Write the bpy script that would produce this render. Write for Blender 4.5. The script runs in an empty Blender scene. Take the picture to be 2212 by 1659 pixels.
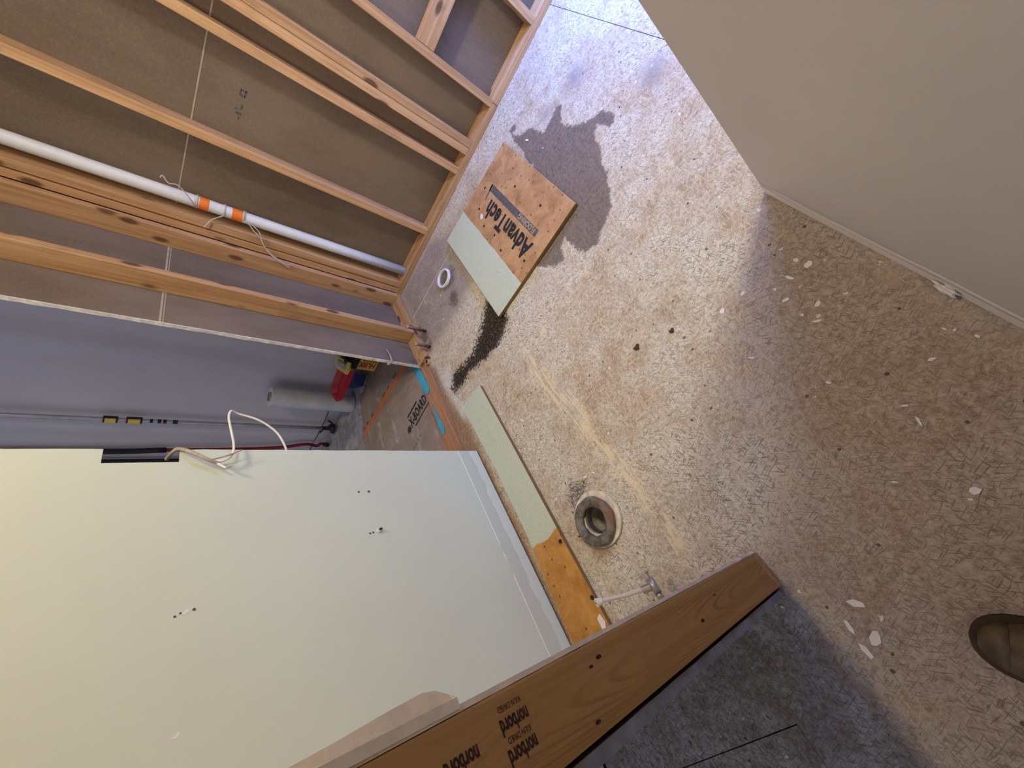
import bpy, bmesh, math, random
import numpy as np
from mathutils import Vector, Matrix

scene = bpy.context.scene
C = scene.collection
random.seed(7)
rng = np.random.default_rng(11)

# ---------------------------------------------------------------- camera, world, light, exposure
CAM_H = 1.26
cam_d = bpy.data.cameras.new('camera')
cam = bpy.data.objects.new('camera', cam_d)
C.objects.link(cam)
cam_d.sensor_fit = 'HORIZONTAL'
cam_d.sensor_width = 36.0
cam_d.lens = 868.018 / 2212 * 36.0
cam_d.clip_start = 0.02
RIGHT = Vector((0.5408776, -0.43155124, -0.72195217))
DOWN = Vector((-0.71060098, -0.69367665, -0.11772405))
FWD = Vector((-0.4499974, 0.57669423, -0.6818549))
cam.matrix_world = Matrix(((RIGHT.x, -DOWN.x, -FWD.x, 0), (RIGHT.y, -DOWN.y, -FWD.y, 0),
                           (RIGHT.z, -DOWN.z, -FWD.z, CAM_H), (0, 0, 0, 1)))
scene.camera = cam

world = bpy.data.worlds.new('daylight_world')
scene.world = world
world.use_nodes = True
bg = world.node_tree.nodes['Background']
bg.inputs['Color'].default_value = (0.66, 0.67, 0.77, 1)
bg.inputs['Strength'].default_value = 0.42


def area_light(name, loc, direction, sx, sy, power, color, shape='RECTANGLE'):
    d = bpy.data.lights.new(name, 'AREA')
    d.shape = shape
    d.size = sx
    d.size_y = sy
    d.energy = power
    d.color = color
    o = bpy.data.objects.new(name, d)
    C.objects.link(o)
    o.location = loc
    o.rotation_euler = Vector(direction).to_track_quat('-Z', 'Y').to_euler()
    return o


# daylight through the window in the side of the room, and through the hall window
area_light('window_daylight', (1.33, 2.06, 0.62), (-0.50, 0.10, -1.0), 0.46, 0.70, 50, (0.14, 0.29, 1.0))
area_light('hall_daylight', (0.3, -3.4, 1.55), (0, 1, -0.10), 1.1, 1.2, 9, (0.66, 0.76, 1.0))

scene.view_settings.view_transform = 'Standard'
scene.view_settings.look = 'None'
scene.view_settings.gamma = 1.0
scene.view_settings.use_curve_mapping = False
scene.view_settings.exposure = 0.45
scene.cycles.max_bounces = 4
scene.cycles.adaptive_threshold = 0.15
scene.cycles.diffuse_bounces = 3
scene.cycles.glossy_bounces = 2
scene.cycles.transmission_bounces = 2
scene.cycles.transparent_max_bounces = 6
scene.cycles.caustics_reflective = False
scene.cycles.caustics_refractive = False


# ---------------------------------------------------------------- node helpers
class NT:
    """tiny node-graph writer"""

    def __init__(self, name, rough=0.7, spec=0.3):
        self.m = bpy.data.materials.new(name)
        self.m.use_nodes = True
        self.t = self.m.node_tree
        self.b = self.t.nodes['Principled BSDF']
        self.b.inputs['Roughness'].default_value = rough
        self.b.inputs['Specular IOR Level'].default_value = spec

    def new(self, kind, **kw):
        n = self.t.nodes.new(kind)
        for k, v in kw.items():
            setattr(n, k, v)
        return n

    def put(self, sock, v):
        if isinstance(v, bpy.types.NodeSocket):
            self.t.links.new(v, sock)
        elif v is not None:
            if isinstance(v, (tuple, list)) and len(v) == 3 and sock.type == 'RGBA':
                v = (*v, 1)
            sock.default_value = v

    def math(self, op, a, b=None, c=None, clamp=False):
        n = self.new('ShaderNodeMath', operation=op, use_clamp=clamp)
        self.put(n.inputs[0], a)
        self.put(n.inputs[1], b)
        self.put(n.inputs[2], c)
        return n.outputs[0]

    def vmath(self, op, a, b=None):
        n = self.new('ShaderNodeVectorMath', operation=op)
        self.put(n.inputs[0], a)
        self.put(n.inputs[1], b)
        return n.outputs[0]

    def mix(self, f, a, b, blend='MIX'):
        n = self.new('ShaderNodeMix', data_type='RGBA', blend_type=blend)
        self.put(n.inputs[0], f)
        self.put(n.inputs[6], a)
        self.put(n.inputs[7], b)
        return n.outputs[2]

    def ramp(self, f, stops):
        n = self.new('ShaderNodeValToRGB')
        e = n.color_ramp.elements
        while len(e) < len(stops):
            e.new(0.5)
        for i, (p, c) in enumerate(stops):
            e[i].position = p
            e[i].color = (*c, 1) if len(c) == 3 else c
        self.put(n.inputs[0], f)
        return n.outputs[0]

    def step(self, v, lo, hi):
        n = self.new('ShaderNodeMapRange', interpolation_type='SMOOTHSTEP')
        self.put(n.inputs[0], v)
        n.inputs[1].default_value = lo
        n.inputs[2].default_value = hi
        return n.outputs[0]

    def noise(self, vec, scale, detail=4, rough=0.55, dist=0.0):
        n = self.new('ShaderNodeTexNoise')
        self.put(n.inputs['Vector'], vec)
        n.inputs['Scale'].default_value = scale
        n.inputs['Detail'].default_value = detail
        n.inputs['Roughness'].default_value = rough
        n.inputs['Distortion'].default_value = dist
        return n.outputs[0]

    def mapping(self, vec, scale=(1, 1, 1), rot=(0, 0, 0), loc=(0, 0, 0)):
        n = self.new('ShaderNodeMapping')
        self.put(n.inputs[0], vec)
        n.inputs['Location'].default_value = loc
        n.inputs['Rotation'].default_value = rot
        n.inputs['Scale'].default_value = scale
        return n.outputs[0]

    def voronoi(self, vec, scale=1.0, dims='2D', feature='F1'):
        n = self.new('ShaderNodeTexVoronoi', voronoi_dimensions=dims, feature=feature)
        self.put(n.inputs['Vector'], vec)
        n.inputs['Scale'].default_value = scale
        return n

    def sep(self, v, color=False):
        n = self.new('ShaderNodeSeparateColor' if color else 'ShaderNodeSeparateXYZ')
        self.put(n.inputs[0], v)
        return n.outputs

    def comb(self, x, y, z):
        n = self.new('ShaderNodeCombineXYZ')
        self.put(n.inputs[0], x)
        self.put(n.inputs[1], y)
        self.put(n.inputs[2], z)
        return n.outputs[0]

    def obj(self):
        return self.new('ShaderNodeTexCoord').outputs['Object']

    def pos(self):
        return self.new('ShaderNodeNewGeometry').outputs['Position']

    def rand(self):
        return self.new('ShaderNodeObjectInfo').outputs['Random']

    def attr(self, name):
        return self.new('ShaderNodeAttribute', attribute_name=name).outputs['Fac']

    def color(self, c):
        self.put(self.b.inputs['Base Color'], c)

    def bump(self, h, strength=0.3, dist=0.002):
        n = self.new('ShaderNodeBump')
        n.inputs['Strength'].default_value = strength
        n.inputs['Distance'].default_value = dist
        self.put(n.inputs['Height'], h)
        self.t.links.new(n.outputs[0], self.b.inputs['Normal'])


MAT = {}


def plain(name, col, rough=0.6, spec=0.3, metal=0.0, vary=0.12, scale=18.0):
    t = NT(name, rough, spec)
    o = t.obj()
    n = t.noise(o, scale, 5)
    dark = tuple(c * (1 - vary) for c in col)
    lite = tuple(min(1, c * (1 + vary)) for c in col)
    t.color(t.mix(t.step(n, 0.3, 0.7), dark, lite))
    t.b.inputs['Metallic'].default_value = metal
    MAT[name] = t.m
    return t.m


def lumber(name, axis, lite, dark, cathedral=0.0, knots=1.0, dirt=0.35):
    """sawn softwood: long grain along one object axis"""
    t = NT(name, 0.62, 0.25)
    o = t.obj()
    r = t.math('MULTIPLY', t.rand(), 37.0)
    s = t.sep(o)
    order = {'x': (0, 1, 2), 'y': (1, 0, 2), 'z': (2, 0, 1)}[axis]
    al, a1, a2 = (s[i] for i in order)
    al = t.math('ADD', al, r)
    v = t.comb(a1, a2, al)
    warp = t.noise(t.mapping(v, (6, 6, 1.6)), 1.0, 3)
    g1 = t.noise(t.mapping(v, (70, 70, 1.8)), 1.0, 6, 0.6, 0.3)
    g2 = t.noise(t.mapping(v, (260, 260, 7)), 1.0, 3, 0.6)
    col = t.mix(t.step(g1, 0.30, 0.72), lite, dark)
    col = t.mix(t.math('MULTIPLY', t.step(g2, 0.45, 0.75), 0.28), col, dark)
    if cathedral:
        sq = t.math('POWER', t.math('MULTIPLY', t.math('ADD', a2, 0.004), 30.0), 2.0)
        tt = t.math('ADD', t.math('MULTIPLY', al, 11.0), t.math('MULTIPLY', sq, 4.0))
        tt = t.math('ADD', tt, t.math('MULTIPLY', warp, 2.2))
        fr = t.math('FRACT', tt)
        band = t.math('MULTIPLY', t.step(fr, 0.55, 0.92), t.step(fr, 1.0, 0.92))
        zone = t.math('MULTIPLY', t.step(t.noise(t.mapping(v, (12, 12, 3.0)), 1.0, 2), 0.35, 0.60), t.step(sq, 1.5, 0.7))
        col = t.mix(t.math('MULTIPLY', t.math('MULTIPLY', band, zone), cathedral), col,
                    tuple(c * 0.66 for c in dark))
    if knots:
        kv = t.voronoi(t.mapping(v, (15, 15, 6.0)), 1.0, '3D')
        kd = t.math('ADD', kv.outputs['Distance'], t.math('MULTIPLY', g1, 0.10))
        pick = t.math('GREATER_THAN', t.sep(kv.outputs['Color'], True)[0], 0.45)
        kn = t.math('MULTIPLY', t.step(kd, 0.33, 0.18), pick)
        col = t.mix(t.math('MULTIPLY', kn, 0.85 * knots), col, (0.10, 0.045, 0.02))
    d = t.step(t.noise(t.mapping(v, (14, 14, 5)), 1.0, 4), 0.52, 0.75)
    col = t.mix(t.math('MULTIPLY', d, dirt), col, tuple(c * 0.55 for c in dark))
    tone = t.math('ADD', t.math('MULTIPLY', t.rand(), 0.24), 0.86)
    hs = t.new('ShaderNodeHueSaturation')
    t.put(hs.inputs['Value'], tone)
    t.put(hs.inputs['Color'], col)
    t.color(hs.outputs[0])
    t.bump(g1, 0.25, 0.002)
    MAT[name] = t.m
    return t.m


PINE, PINE_D = (0.64, 0.41, 0.22), (0.46, 0.25, 0.115)
for a in 'xyz':
    lumber('pine_' + a, a, PINE, PINE_D)
lumber('pine_end_stud', 'z', (0.52, 0.28, 0.085), (0.40, 0.195, 0.05), cathedral=0.8, knots=0.0, dirt=0.15)
lumber('pine_end_plate', 'x', (0.50, 0.285, 0.10), (0.36, 0.18, 0.06), knots=0.0)
lumber('stained_strip', 'y', (0.50, 0.27, 0.15), (0.34, 0.16, 0.085), knots=0.0, dirt=0.5)


def osb_strands(t, p2, sx, sy, seed, n):
    """random overlapping strands: the layer with the highest priority lies on top"""
    pr = colr = edge = None
    for i in range(n):
        ang = math.pi * i / n + 0.21 * ((i * 7 + seed) % 5)
        mp = t.mapping(p2, (1, 1, 1), (0, 0, ang), (seed * 3.1 + i * 1.7, i * 2.3, 0))
        mp = t.vmath('MULTIPLY', mp, (sx, sy, 1.0))
        c = t.sep(t.voronoi(mp, 1.0, '2D').outputs['Color'], True)
        if pr is None:
            pr, colr, edge = c[0], c[1], c[2]
        else:
            g = t.math('GREATER_THAN', c[0], pr)
            gi = t.math('SUBTRACT', 1.0, g)
            colr = t.math('ADD', t.math('MULTIPLY', c[1], g), t.math('MULTIPLY', colr, gi))
            edge = t.math('ADD', t.math('MULTIPLY', c[2], g), t.math('MULTIPLY', edge, gi))
            pr = t.math('MAXIMUM', pr, c[0])
    return colr, edge


def slivers(t, p2, sx, sy, seed, n):
    """thin lens-shaped splinters lying at several angles"""
    out = None
    for i in range(n):
        ang = 0.35 + math.pi * i / n + 0.3 * ((i + seed) % 2)
        mp = t.mapping(p2, (1, 1, 1), (0, 0, ang), (seed * 5.3 + i * 2.1, seed + i * 3.7, 0))
        v = t.noise(t.vmath('MULTIPLY', mp, (sx, sy, 1.0)), 1.0, 1.0, 0.5)
        out = v if out is None else t.math('MAXIMUM', out, v)
    return out


def floor_material():
    t = NT('worn_strand_board', 0.8, 0.18)
    p = t.pos()
    s = t.sep(p)
    p2 = t.comb(s[0], s[1], 0.0)
    big = t.noise(p2, 2.1, 3, 0.6)
    mid = t.noise(p2, 10.0, 6, 0.68, 0.4)
    fine0 = t.noise(p2, 75.0, 4, 0.7)
    fine = t.step(fine0, 0.28, 0.72)
    strand, sl = osb_strands(t, p2, 22.0, 120.0, 1, 3)
    wn = t.new('ShaderNodeTexNoise')
    t.put(wn.inputs['Vector'], p2)
    wn.inputs['Scale'].default_value = 7.0
    wn.inputs['Detail'].default_value = 1.0
    pw = t.vmath('ADD', p2, t.vmath('MULTIPLY', wn.outputs['Color'], (0.05, 0.05, 0.0)))
    darks = slivers(t, pw, 34.0, 290.0, 1, 3)
    lites = slivers(t, pw, 26.0, 230.0, 6, 3)
    tan = t.mix(t.math('ADD', t.math('MULTIPLY', strand, 0.45), t.math('MULTIPLY', fine, 0.55)),
                (0.30, 0.205, 0.13), (0.57, 0.455, 0.325))
    # grey-white drywall dust and old thinset ground into the face
    dust = t.step(t.math('ADD', t.math('MULTIPLY', mid, 0.55), t.math('MULTIPLY', big, 0.55)), 0.42, 0.64)
    dust = t.math('MULTIPLY', dust, t.math('ADD', 0.35, t.math('MULTIPLY', fine, 0.75)))
    col = t.mix(t.math('MULTIPLY', dust, 0.95), tan, (0.69, 0.67, 0.58))
    col = t.mix(t.math('MULTIPLY', t.step(lites, 0.60, 0.67), 0.60), col, (0.72, 0.64, 0.50))
    dk = t.math('MULTIPLY', t.step(darks, 0.59, 0.66), t.step(mid, 0.28, 0.55))
    col = t.mix(t.math('MULTIPLY', dk, t.math('ADD', 0.25, t.math('MULTIPLY', t.step(big, 0.35, 0.65), 0.45))), col, (0.11, 0.062, 0.038))
    blot = t.step(t.noise(p2, 4.3, 5, 0.65, 0.8), 0.55, 0.78)
    col = t.mix(t.math('MULTIPLY', blot, 0.50), col, (0.27, 0.165, 0.10))

    def mask(name, amp1, amp2, lo, hi):
        v = t.attr(name)
        v = t.math('ADD', v, t.math('MULTIPLY', t.math('SUBTRACT', mid, 0.5), amp1))
        v = t.math('ADD', v, t.math('MULTIPLY', t.math('SUBTRACT', fine, 0.5), amp2))
        return t.step(v, lo, hi)

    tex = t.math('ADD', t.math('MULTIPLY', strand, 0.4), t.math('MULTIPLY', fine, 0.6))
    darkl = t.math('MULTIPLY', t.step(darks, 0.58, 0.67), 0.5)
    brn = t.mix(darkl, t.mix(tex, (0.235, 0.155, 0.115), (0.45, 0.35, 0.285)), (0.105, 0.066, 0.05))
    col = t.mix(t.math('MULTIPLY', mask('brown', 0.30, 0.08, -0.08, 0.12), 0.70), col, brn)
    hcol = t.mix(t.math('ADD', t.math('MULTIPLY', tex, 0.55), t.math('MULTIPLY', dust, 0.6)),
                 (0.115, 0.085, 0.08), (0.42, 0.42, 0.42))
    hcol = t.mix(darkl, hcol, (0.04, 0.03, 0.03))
    col = t.mix(t.math('MULTIPLY', mask('hall', 0.10, 0.05, -0.03, 0.03), 0.80), col, hcol)  # darkens the floor where the partition's shadow falls
    col = t.mix(t.math('MULTIPLY', mask('grey', 0.16, 0.06, -0.04, 0.05), 0.8), col,
                t.mix(t.math('ADD', t.math('MULTIPLY', mid, 0.7), t.math('MULTIPLY', fine, 0.3)), (0.13, 0.095, 0.085), (0.46, 0.41, 0.38)))
    col = t.mix(t.math('MULTIPLY', mask('ringdirt', 0.13, 0.05, -0.01, 0.03), 0.75), col, (0.085, 0.062, 0.052))
    col = t.mix(t.math('MULTIPLY', mask('rust', 0.10, 0.05, -0.02, 0.03), 0.85), col,
                t.mix(tex, (0.17, 0.085, 0.05), (0.36, 0.215, 0.13)))
    pale = t.math('MULTIPLY', mask('pale', 0.16, 0.03, -0.010, 0.030), t.step(t.noise(t.mapping(p2, (75, 9, 1), (0, 0, 0.04)), 1.0, 2), 0.40, 0.58))
    col = t.mix(t.math('MULTIPLY', pale, 0.85), col, (0.74, 0.62, 0.41))
    col = t.mix(t.math('MULTIPLY', mask('seam', 0.004, 0.003, -0.002, 0.001), 0.8), col, (0.62, 0.55, 0.48))
    col = t.mix(t.math('MULTIPLY', mask('mould', 0.14, 0.06, -0.01, 0.04), 0.75), col, (0.62, 0.64, 0.60))
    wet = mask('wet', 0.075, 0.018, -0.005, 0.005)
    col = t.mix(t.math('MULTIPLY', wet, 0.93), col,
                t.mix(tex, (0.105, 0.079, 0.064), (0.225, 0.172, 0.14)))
    soot = mask('soot', 0.09, 0.05, -0.01, 0.02)
    col = t.mix(t.math('MULTIPLY', soot, t.math('ADD', 0.3, t.step(darks, 0.5, 0.68))), col, (0.10, 0.08, 0.072))
    black = mask('black', 0.11, 0.06, -0.006, 0.010)
    col = t.mix(t.math('MULTIPLY', black, 0.97), col, t.mix(t.step(fine, 0.45, 0.85), (0.010, 0.007, 0.005), (0.075, 0.055, 0.04)))
    # nail heads and specks, few and uneven
    vs = t.voronoi(t.mapping(p2, (1, 1, 1), (0, 0, 0.4)), 13.0, '2D')
    vc = t.sep(vs.outputs['Color'], True)
    on = t.math('GREATER_THAN', vc[0], 0.80)
    sp = t.math('MULTIPLY', t.step(t.math('ADD', vs.outputs['Distance'], t.math('MULTIPLY', fine, 0.05)), 0.085, 0.065), on)
    col = t.mix(t.math('MULTIPLY', sp, 0.75), col, (0.05, 0.035, 0.028))
    on2 = t.math('LESS_THAN', vc[0], 0.14)
    sp2 = t.math('MULTIPLY', t.step(t.math('ADD', vs.outputs['Distance'], t.math('MULTIPLY', fine, 0.14)), 0.125, 0.105), on2)
    col = t.mix(t.math('MULTIPLY', sp2, 0.8), col, (0.80, 0.77, 0.72))
    t.color(col)
    rg = t.math('SUBTRACT', 0.82, t.math('MULTIPLY', wet, 0.22))
    t.put(t.b.inputs['Roughness'], t.math('SUBTRACT', rg, t.math('MULTIPLY', black, 0.25)))
    t.bump(t.math('SUBTRACT', t.math('ADD', strand, t.math('MULTIPLY', lites, 1.0)), t.math('MULTIPLY', darks, 1.2)), 0.35, 0.0015)
    MAT['floor'] = t.m


floor_material()


def panel_board_material(name, cut, axis, lo_c, hi_c, wavy):
    """orange flooring board with a grey-green adhesive patch past 'cut' (object axis)"""
    t = NT(name, 0.6, 0.3)
    o = t.obj()
    s = t.sep(o)
    p2 = t.comb(s[0], s[1], 0.0)
    strand, sl = osb_strands(t, p2, 34.0, 110.0, 2, 4)
    mid = t.noise(p2, 10.0, 5, 0.6, 0.5)
    fine = t.noise(p2, 120.0, 4, 0.6)
    col = t.mix(t.math('ADD', t.math('MULTIPLY', strand, 0.25), t.math('MULTIPLY', t.step(mid, 0.30, 0.70), 0.75)), hi_c, lo_c)
    col = t.mix(t.math('MULTIPLY', t.step(t.noise(p2, 55.0, 4, 0.7), 0.55, 0.75), 0.35), col, tuple(min(1, c * 1.35) for c in hi_c))
    col = t.mix(t.math('MULTIPLY', t.step(mid, 0.58, 0.78), 0.5), col, tuple(c * 0.45 for c in lo_c))
    vs = t.voronoi(p2, 20.0, '2D')
    sp = t.math('MULTIPLY', t.step(vs.outputs['Distance'], 0.12, 0.06),
                t.math('GREATER_THAN', t.sep(vs.outputs['Color'], True)[0], 0.72))
    col = t.mix(t.math('MULTIPLY', sp, 0.8), col, (0.07, 0.04, 0.025))
    g = t.mix(t.step(fine, 0.35, 0.75), (0.50, 0.555, 0.44), (0.58, 0.62, 0.50))
    veins = t.math('ABSOLUTE', t.math('SUBTRACT', t.noise(p2, 11.0, 5, 0.6, 0.8), 0.5))
    g = t.mix(t.math('MULTIPLY', t.step(veins, 0.012, 0.0), 0.30), g, (0.33, 0.36, 0.29))
    v = s[axis]
    v = t.math('ADD', v, t.math('MULTIPLY', t.math('SUBTRACT', mid, 0.5), wavy))
    m = t.step(v, cut - 0.002, cut + 0.002) if axis == 1 else t.step(v, cut + 0.002, cut - 0.002)
    top = t.math('GREATER_THAN', t.sep(t.new('ShaderNodeNewGeometry').outputs['Normal'])[2], 0.5)
    col = t.mix(t.math('MULTIPLY', m, top), col, g)
    col = t.mix(top, (0.22, 0.125, 0.05), col)
    t.color(col)
    t.bump(strand, 0.2, 0.001)
    MAT[name] = t.m


panel_board_material('cut_board', -0.106, 0, (0.33, 0.165, 0.075), (0.56, 0.335, 0.165), 0.012)
panel_board_material('strip_board', -0.211, 1, (0.38, 0.165, 0.03), (0.60, 0.31, 0.075), 0.06)


def paint_material(name, col, var, low=None):
    t = NT(name, 0.55, 0.25)
    p = t.pos()
    n = t.noise(p, 3.0, 4)
    f = t.noise(p, 220.0, 2)
    c = t.mix(t.step(n, 0.3, 0.7), tuple(x * (1 - var) for x in col), col)
    z = t.sep(p)[2]
    if low == 'green':
        w = t.noise(t.mapping(p, (1, 1, 0.3)), 14.0, 5, 0.6)
        zz = t.math('ADD', z, t.math('MULTIPLY', t.math('SUBTRACT', w, 0.5), 0.06))
        c = t.mix(t.math('MULTIPLY', t.step(z, 0.128, 0.124), 0.35), c, tuple(x * 0.80 for x in col))
        c = t.mix(t.step(zz, 0.062, 0.056), c, (0.70, 0.755, 0.62))
        ln = t.math('ABSOLUTE', t.math('SUBTRACT', z, 0.124))
        brk = t.step(t.noise(t.mapping(p, (1, 1, 0.0)), 7.0, 3), 0.44, 0.5)
        c = t.mix(t.math('MULTIPLY', t.step(ln, 0.0035, 0.0012), brk), c, (0.86, 0.87, 0.80))
        sc = t.noise(t.mapping(p, (1, 1, 1.6)), 34.0, 4, 0.6)
        c = t.mix(t.math('MULTIPLY', t.math('MULTIPLY', t.step(sc, 0.62, 0.74), t.step(z, 0.13, 0.08)), 0.5), c, (0.42, 0.45, 0.40))
    if low == 'right':
        w = t.noise(p, 12.0, 4)
        zz = t.math('ADD', z, t.math('MULTIPLY', t.math('SUBTRACT', w, 0.5), 0.02))
        c = t.mix(t.step(zz, 0.050, 0.044), c, tuple(min(1, x * 1.30) for x in col))
        c = t.mix(t.math('MULTIPLY', t.math('MULTIPLY', t.step(zz, 0.095, 0.088), t.step(zz, 0.050, 0.056)), 0.4), c, tuple(x * 0.78 for x in col))
        sc = t.noise(p, 26.0, 4, 0.6)
        c = t.mix(t.math('MULTIPLY', t.math('MULTIPLY', t.step(sc, 0.64, 0.74), t.step(z, 0.35, 0.1)), 0.35), c, tuple(x * 0.6 for x in col))
    t.color(c)
    t.bump(f, 0.06, 0.001)
    MAT[name] = t.m


paint_material('green_paint', (0.625, 0.665, 0.53), 0.04, 'green')
paint_material('wall_paint', (0.655, 0.61, 0.575), 0.05, 'right')
paint_material('white_paint', (0.70, 0.70, 0.68), 0.04)
paint_material('grey_wall_paint', (0.60, 0.585, 0.64), 0.06)


def backpaper():
    t = NT('drywall_back_paper', 0.85, 0.1)
    p = t.pos()
    n = t.noise(t.mapping(p, (1, 1, 0.45)), 2.6, 5, 0.6)
    f = t.noise(p, 160.0, 3)
    c = t.mix(t.step(n, 0.3, 0.7), (0.150, 0.113, 0.084), (0.225, 0.176, 0.135))
    c = t.mix(t.math('MULTIPLY', t.step(f, 0.4, 0.8), 0.15), c, (0.42, 0.36, 0.30))
    sm = t.noise(t.mapping(p, (1, 1, 0.7)), 7.0, 5, 0.7)
    c = t.mix(t.math('MULTIPLY', t.step(sm, 0.68, 0.80), 0.35), c, (0.55, 0.51, 0.46))
    t.color(c)
    MAT['back_paper'] = t.m


backpaper()
plain('gypsum', (0.72, 0.69, 0.64), 0.9, 0.1, vary=0.14, scale=40)
plain('gypsum_grey', (0.24, 0.23, 0.22), 0.9, 0.1, vary=0.2, scale=30)
plain('edge_cream', (0.84, 0.70, 0.46), 0.85, 0.1, vary=0.10, scale=30)  # gypsum tinted cream to stand in for warm reflected light
plain('joint_line', (0.44, 0.385, 0.31), 0.8, 0.1)
plain('pvc_white', (0.80, 0.83, 0.86), 0.35, 0.4, vary=0.03)
plain('orange_tape', (0.90, 0.22, 0.03), 0.5, 0.3, vary=0.08)
plain('twine', (0.62, 0.56, 0.48), 0.9, 0.1, vary=0.2, scale=120)
plain('cable', (0.80, 0.77, 0.66), 0.5, 0.3, vary=0.06)
plain('cable_sheath', (0.42, 0.36, 0.26), 0.8, 0.2, vary=0.2, scale=60)
plain('pipe_brown', (0.20, 0.105, 0.07), 0.55, 0.4, metal=0.3, vary=0.35, scale=60)
plain('pipe_end', (0.55, 0.42, 0.26), 0.5, 0.4, metal=0.4)
plain('dark_void', (0.012, 0.010, 0.008), 0.9, 0.05)
plain('chrome', (0.62, 0.62, 0.64), 0.22, 0.5, metal=1.0, vary=0.05)
plain('brass_grey', (0.40, 0.38, 0.33), 0.4, 0.5, metal=0.7, vary=0.15)
plain('cpvc', (0.56, 0.52, 0.45), 0.5, 0.3, vary=0.08)
plain('cpvc_end', (0.74, 0.68, 0.60), 0.5, 0.3)


def wax_material():
    t = NT('wax', 0.55, 0.35)
    o = t.obj()
    n1 = t.noise(o, 28.0, 6, 0.7, 0.6)
    n2 = t.noise(o, 110.0, 4, 0.7)
    c = t.mix(t.step(n1, 0.32, 0.68), (0.075, 0.062, 0.048), (0.25, 0.215, 0.165))
    c = t.mix(t.math('MULTIPLY', t.step(n2, 0.55, 0.75), 0.6), c, (0.36, 0.33, 0.27))
    x = t.sep(o)[0]
    rust = t.math('MULTIPLY', t.step(x, 0.045, 0.065), t.step(t.noise(o, 16.0, 3), 0.42, 0.6))
    c = t.mix(t.math('MULTIPLY', rust, 0.8), c, (0.20, 0.085, 0.04))
    t.color(c)
    t.bump(t.math('ADD', n1, n2), 0.7, 0.004)
    MAT['wax'] = t.m


wax_material()
plain('flange_cream', (0.64, 0.58, 0.44), 0.5, 0.3, vary=0.25, scale=30)
plain('pipe_grey', (0.36, 0.33, 0.27), 0.5, 0.3, vary=0.25, scale=25)
plain('white_rim', (0.80, 0.77, 0.72), 0.5, 0.3, vary=0.12, scale=50)
plain('blue_tape', (0.07, 0.36, 0.52), 0.6, 0.2, vary=0.08)
plain('orange_print', (0.62, 0.17, 0.045), 0.7, 0.2, vary=0.12)
plain('ink', (0.028, 0.026, 0.026), 0.75, 0.2, vary=0.3)
plain('ink_grey', (0.105, 0.10, 0.10), 0.75, 0.2, vary=0.35, scale=90)
plain('ink_brown', (0.045, 0.02, 0.012), 0.75, 0.2, vary=0.3)
plain('label_yellow', (0.78, 0.56, 0.13), 0.5, 0.3, vary=0.06)
plain('label_red', (0.46, 0.02, 0.035), 0.4, 0.4, vary=0.08)
plain('label_black', (0.02, 0.018, 0.018), 0.5, 0.3)
plain('blue_plastic', (0.022, 0.035, 0.17), 0.4, 0.4, vary=0.2)
plain('film_roll', (0.60, 0.63, 0.68), 0.35, 0.4, vary=0.08, scale=10)
plain('pole_metal', (0.46, 0.47, 0.50), 0.35, 0.5, metal=0.6)
plain('cord_red', (0.19, 0.012, 0.022), 0.5, 0.3, vary=0.3, scale=5)
plain('cord_black', (0.015, 0.012, 0.014), 0.5, 0.3)
plain('chip_white', (0.80, 0.76, 0.72), 0.8, 0.1, vary=0.05)
plain('leaf_debris', (0.10, 0.05, 0.025), 0.8, 0.1)
plain('boot_leather', (0.115, 0.082, 0.048), 0.55, 0.3, vary=0.35, scale=26)
plain('boot_toe', (0.20, 0.18, 0.15), 0.6, 0.25, vary=0.25, scale=30)
plain('boot_welt', (0.055, 0.036, 0.02), 0.6, 0.2, vary=0.2)
plain('boot_sole', (0.02, 0.017, 0.013), 0.7, 0.2)
plain('baseboard_white', (0.56, 0.56, 0.60), 0.5, 0.3, vary=0.04)
plain('lamp_white', (0.85, 0.85, 0.85), 0.5, 0.3, vary=0.02)


def protection_board():
    t = NT('floor_protection_paper', 0.7, 0.2)
    p = t.pos()
    n = t.noise(p, 5.0, 5, 0.6, 0.5)
    s = t.noise(t.mapping(p, (1.0, 0.55, 1)), 11.0, 5, 0.65, 1.2)
    c = t.mix(t.step(n, 0.3, 0.7), (0.255, 0.195, 0.155), (0.33, 0.265, 0.215))
    c = t.mix(t.math('MULTIPLY', t.step(s, 0.56, 0.72), 0.65), c, (0.55, 0.50, 0.45))
    t.color(c)
    MAT['protection'] = t.m


protection_board()


def film_material():
    t = NT('plastic_film', 0.3, 0.5)
    p = t.pos()
    n = t.noise(t.mapping(p, (1, 1, 1)), 9.0, 5, 0.6, 1.0)
    t.color(t.mix(t.step(n, 0.35, 0.7), (0.36, 0.35, 0.37), (0.62, 0.62, 0.66)))
    t.put(t.b.inputs['Alpha'], t.math('ADD', 0.42, t.math('MULTIPLY', n, 0.45)))
    MAT['film'] = t.m


film_material()


def emission(name, col, strength):
    t = NT(name)
    t.b.inputs['Base Color'].default_value = (*col, 1)
    t.b.inputs['Emission Color'].default_value = (*col, 1)
    t.b.inputs['Emission Strength'].default_value = strength
    MAT[name] = t.m


emission('lamp_glow', (1.0, 0.86, 0.66), 6.0)


# ---------------------------------------------------------------- mesh helpers
def wloc(o):
    v = Vector((0, 0, 0))
    while o is not None:
        v += o.location
        o = o.parent
    return v


def empty(name, loc=(0, 0, 0), parent=None):
    o = bpy.data.objects.new(name, None)
    C.objects.link(o)
    o.empty_display_size = 0.05
    o.parent = parent
    o.location = Vector(loc) - (wloc(parent) if parent else Vector((0, 0, 0)))
    return o


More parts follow.
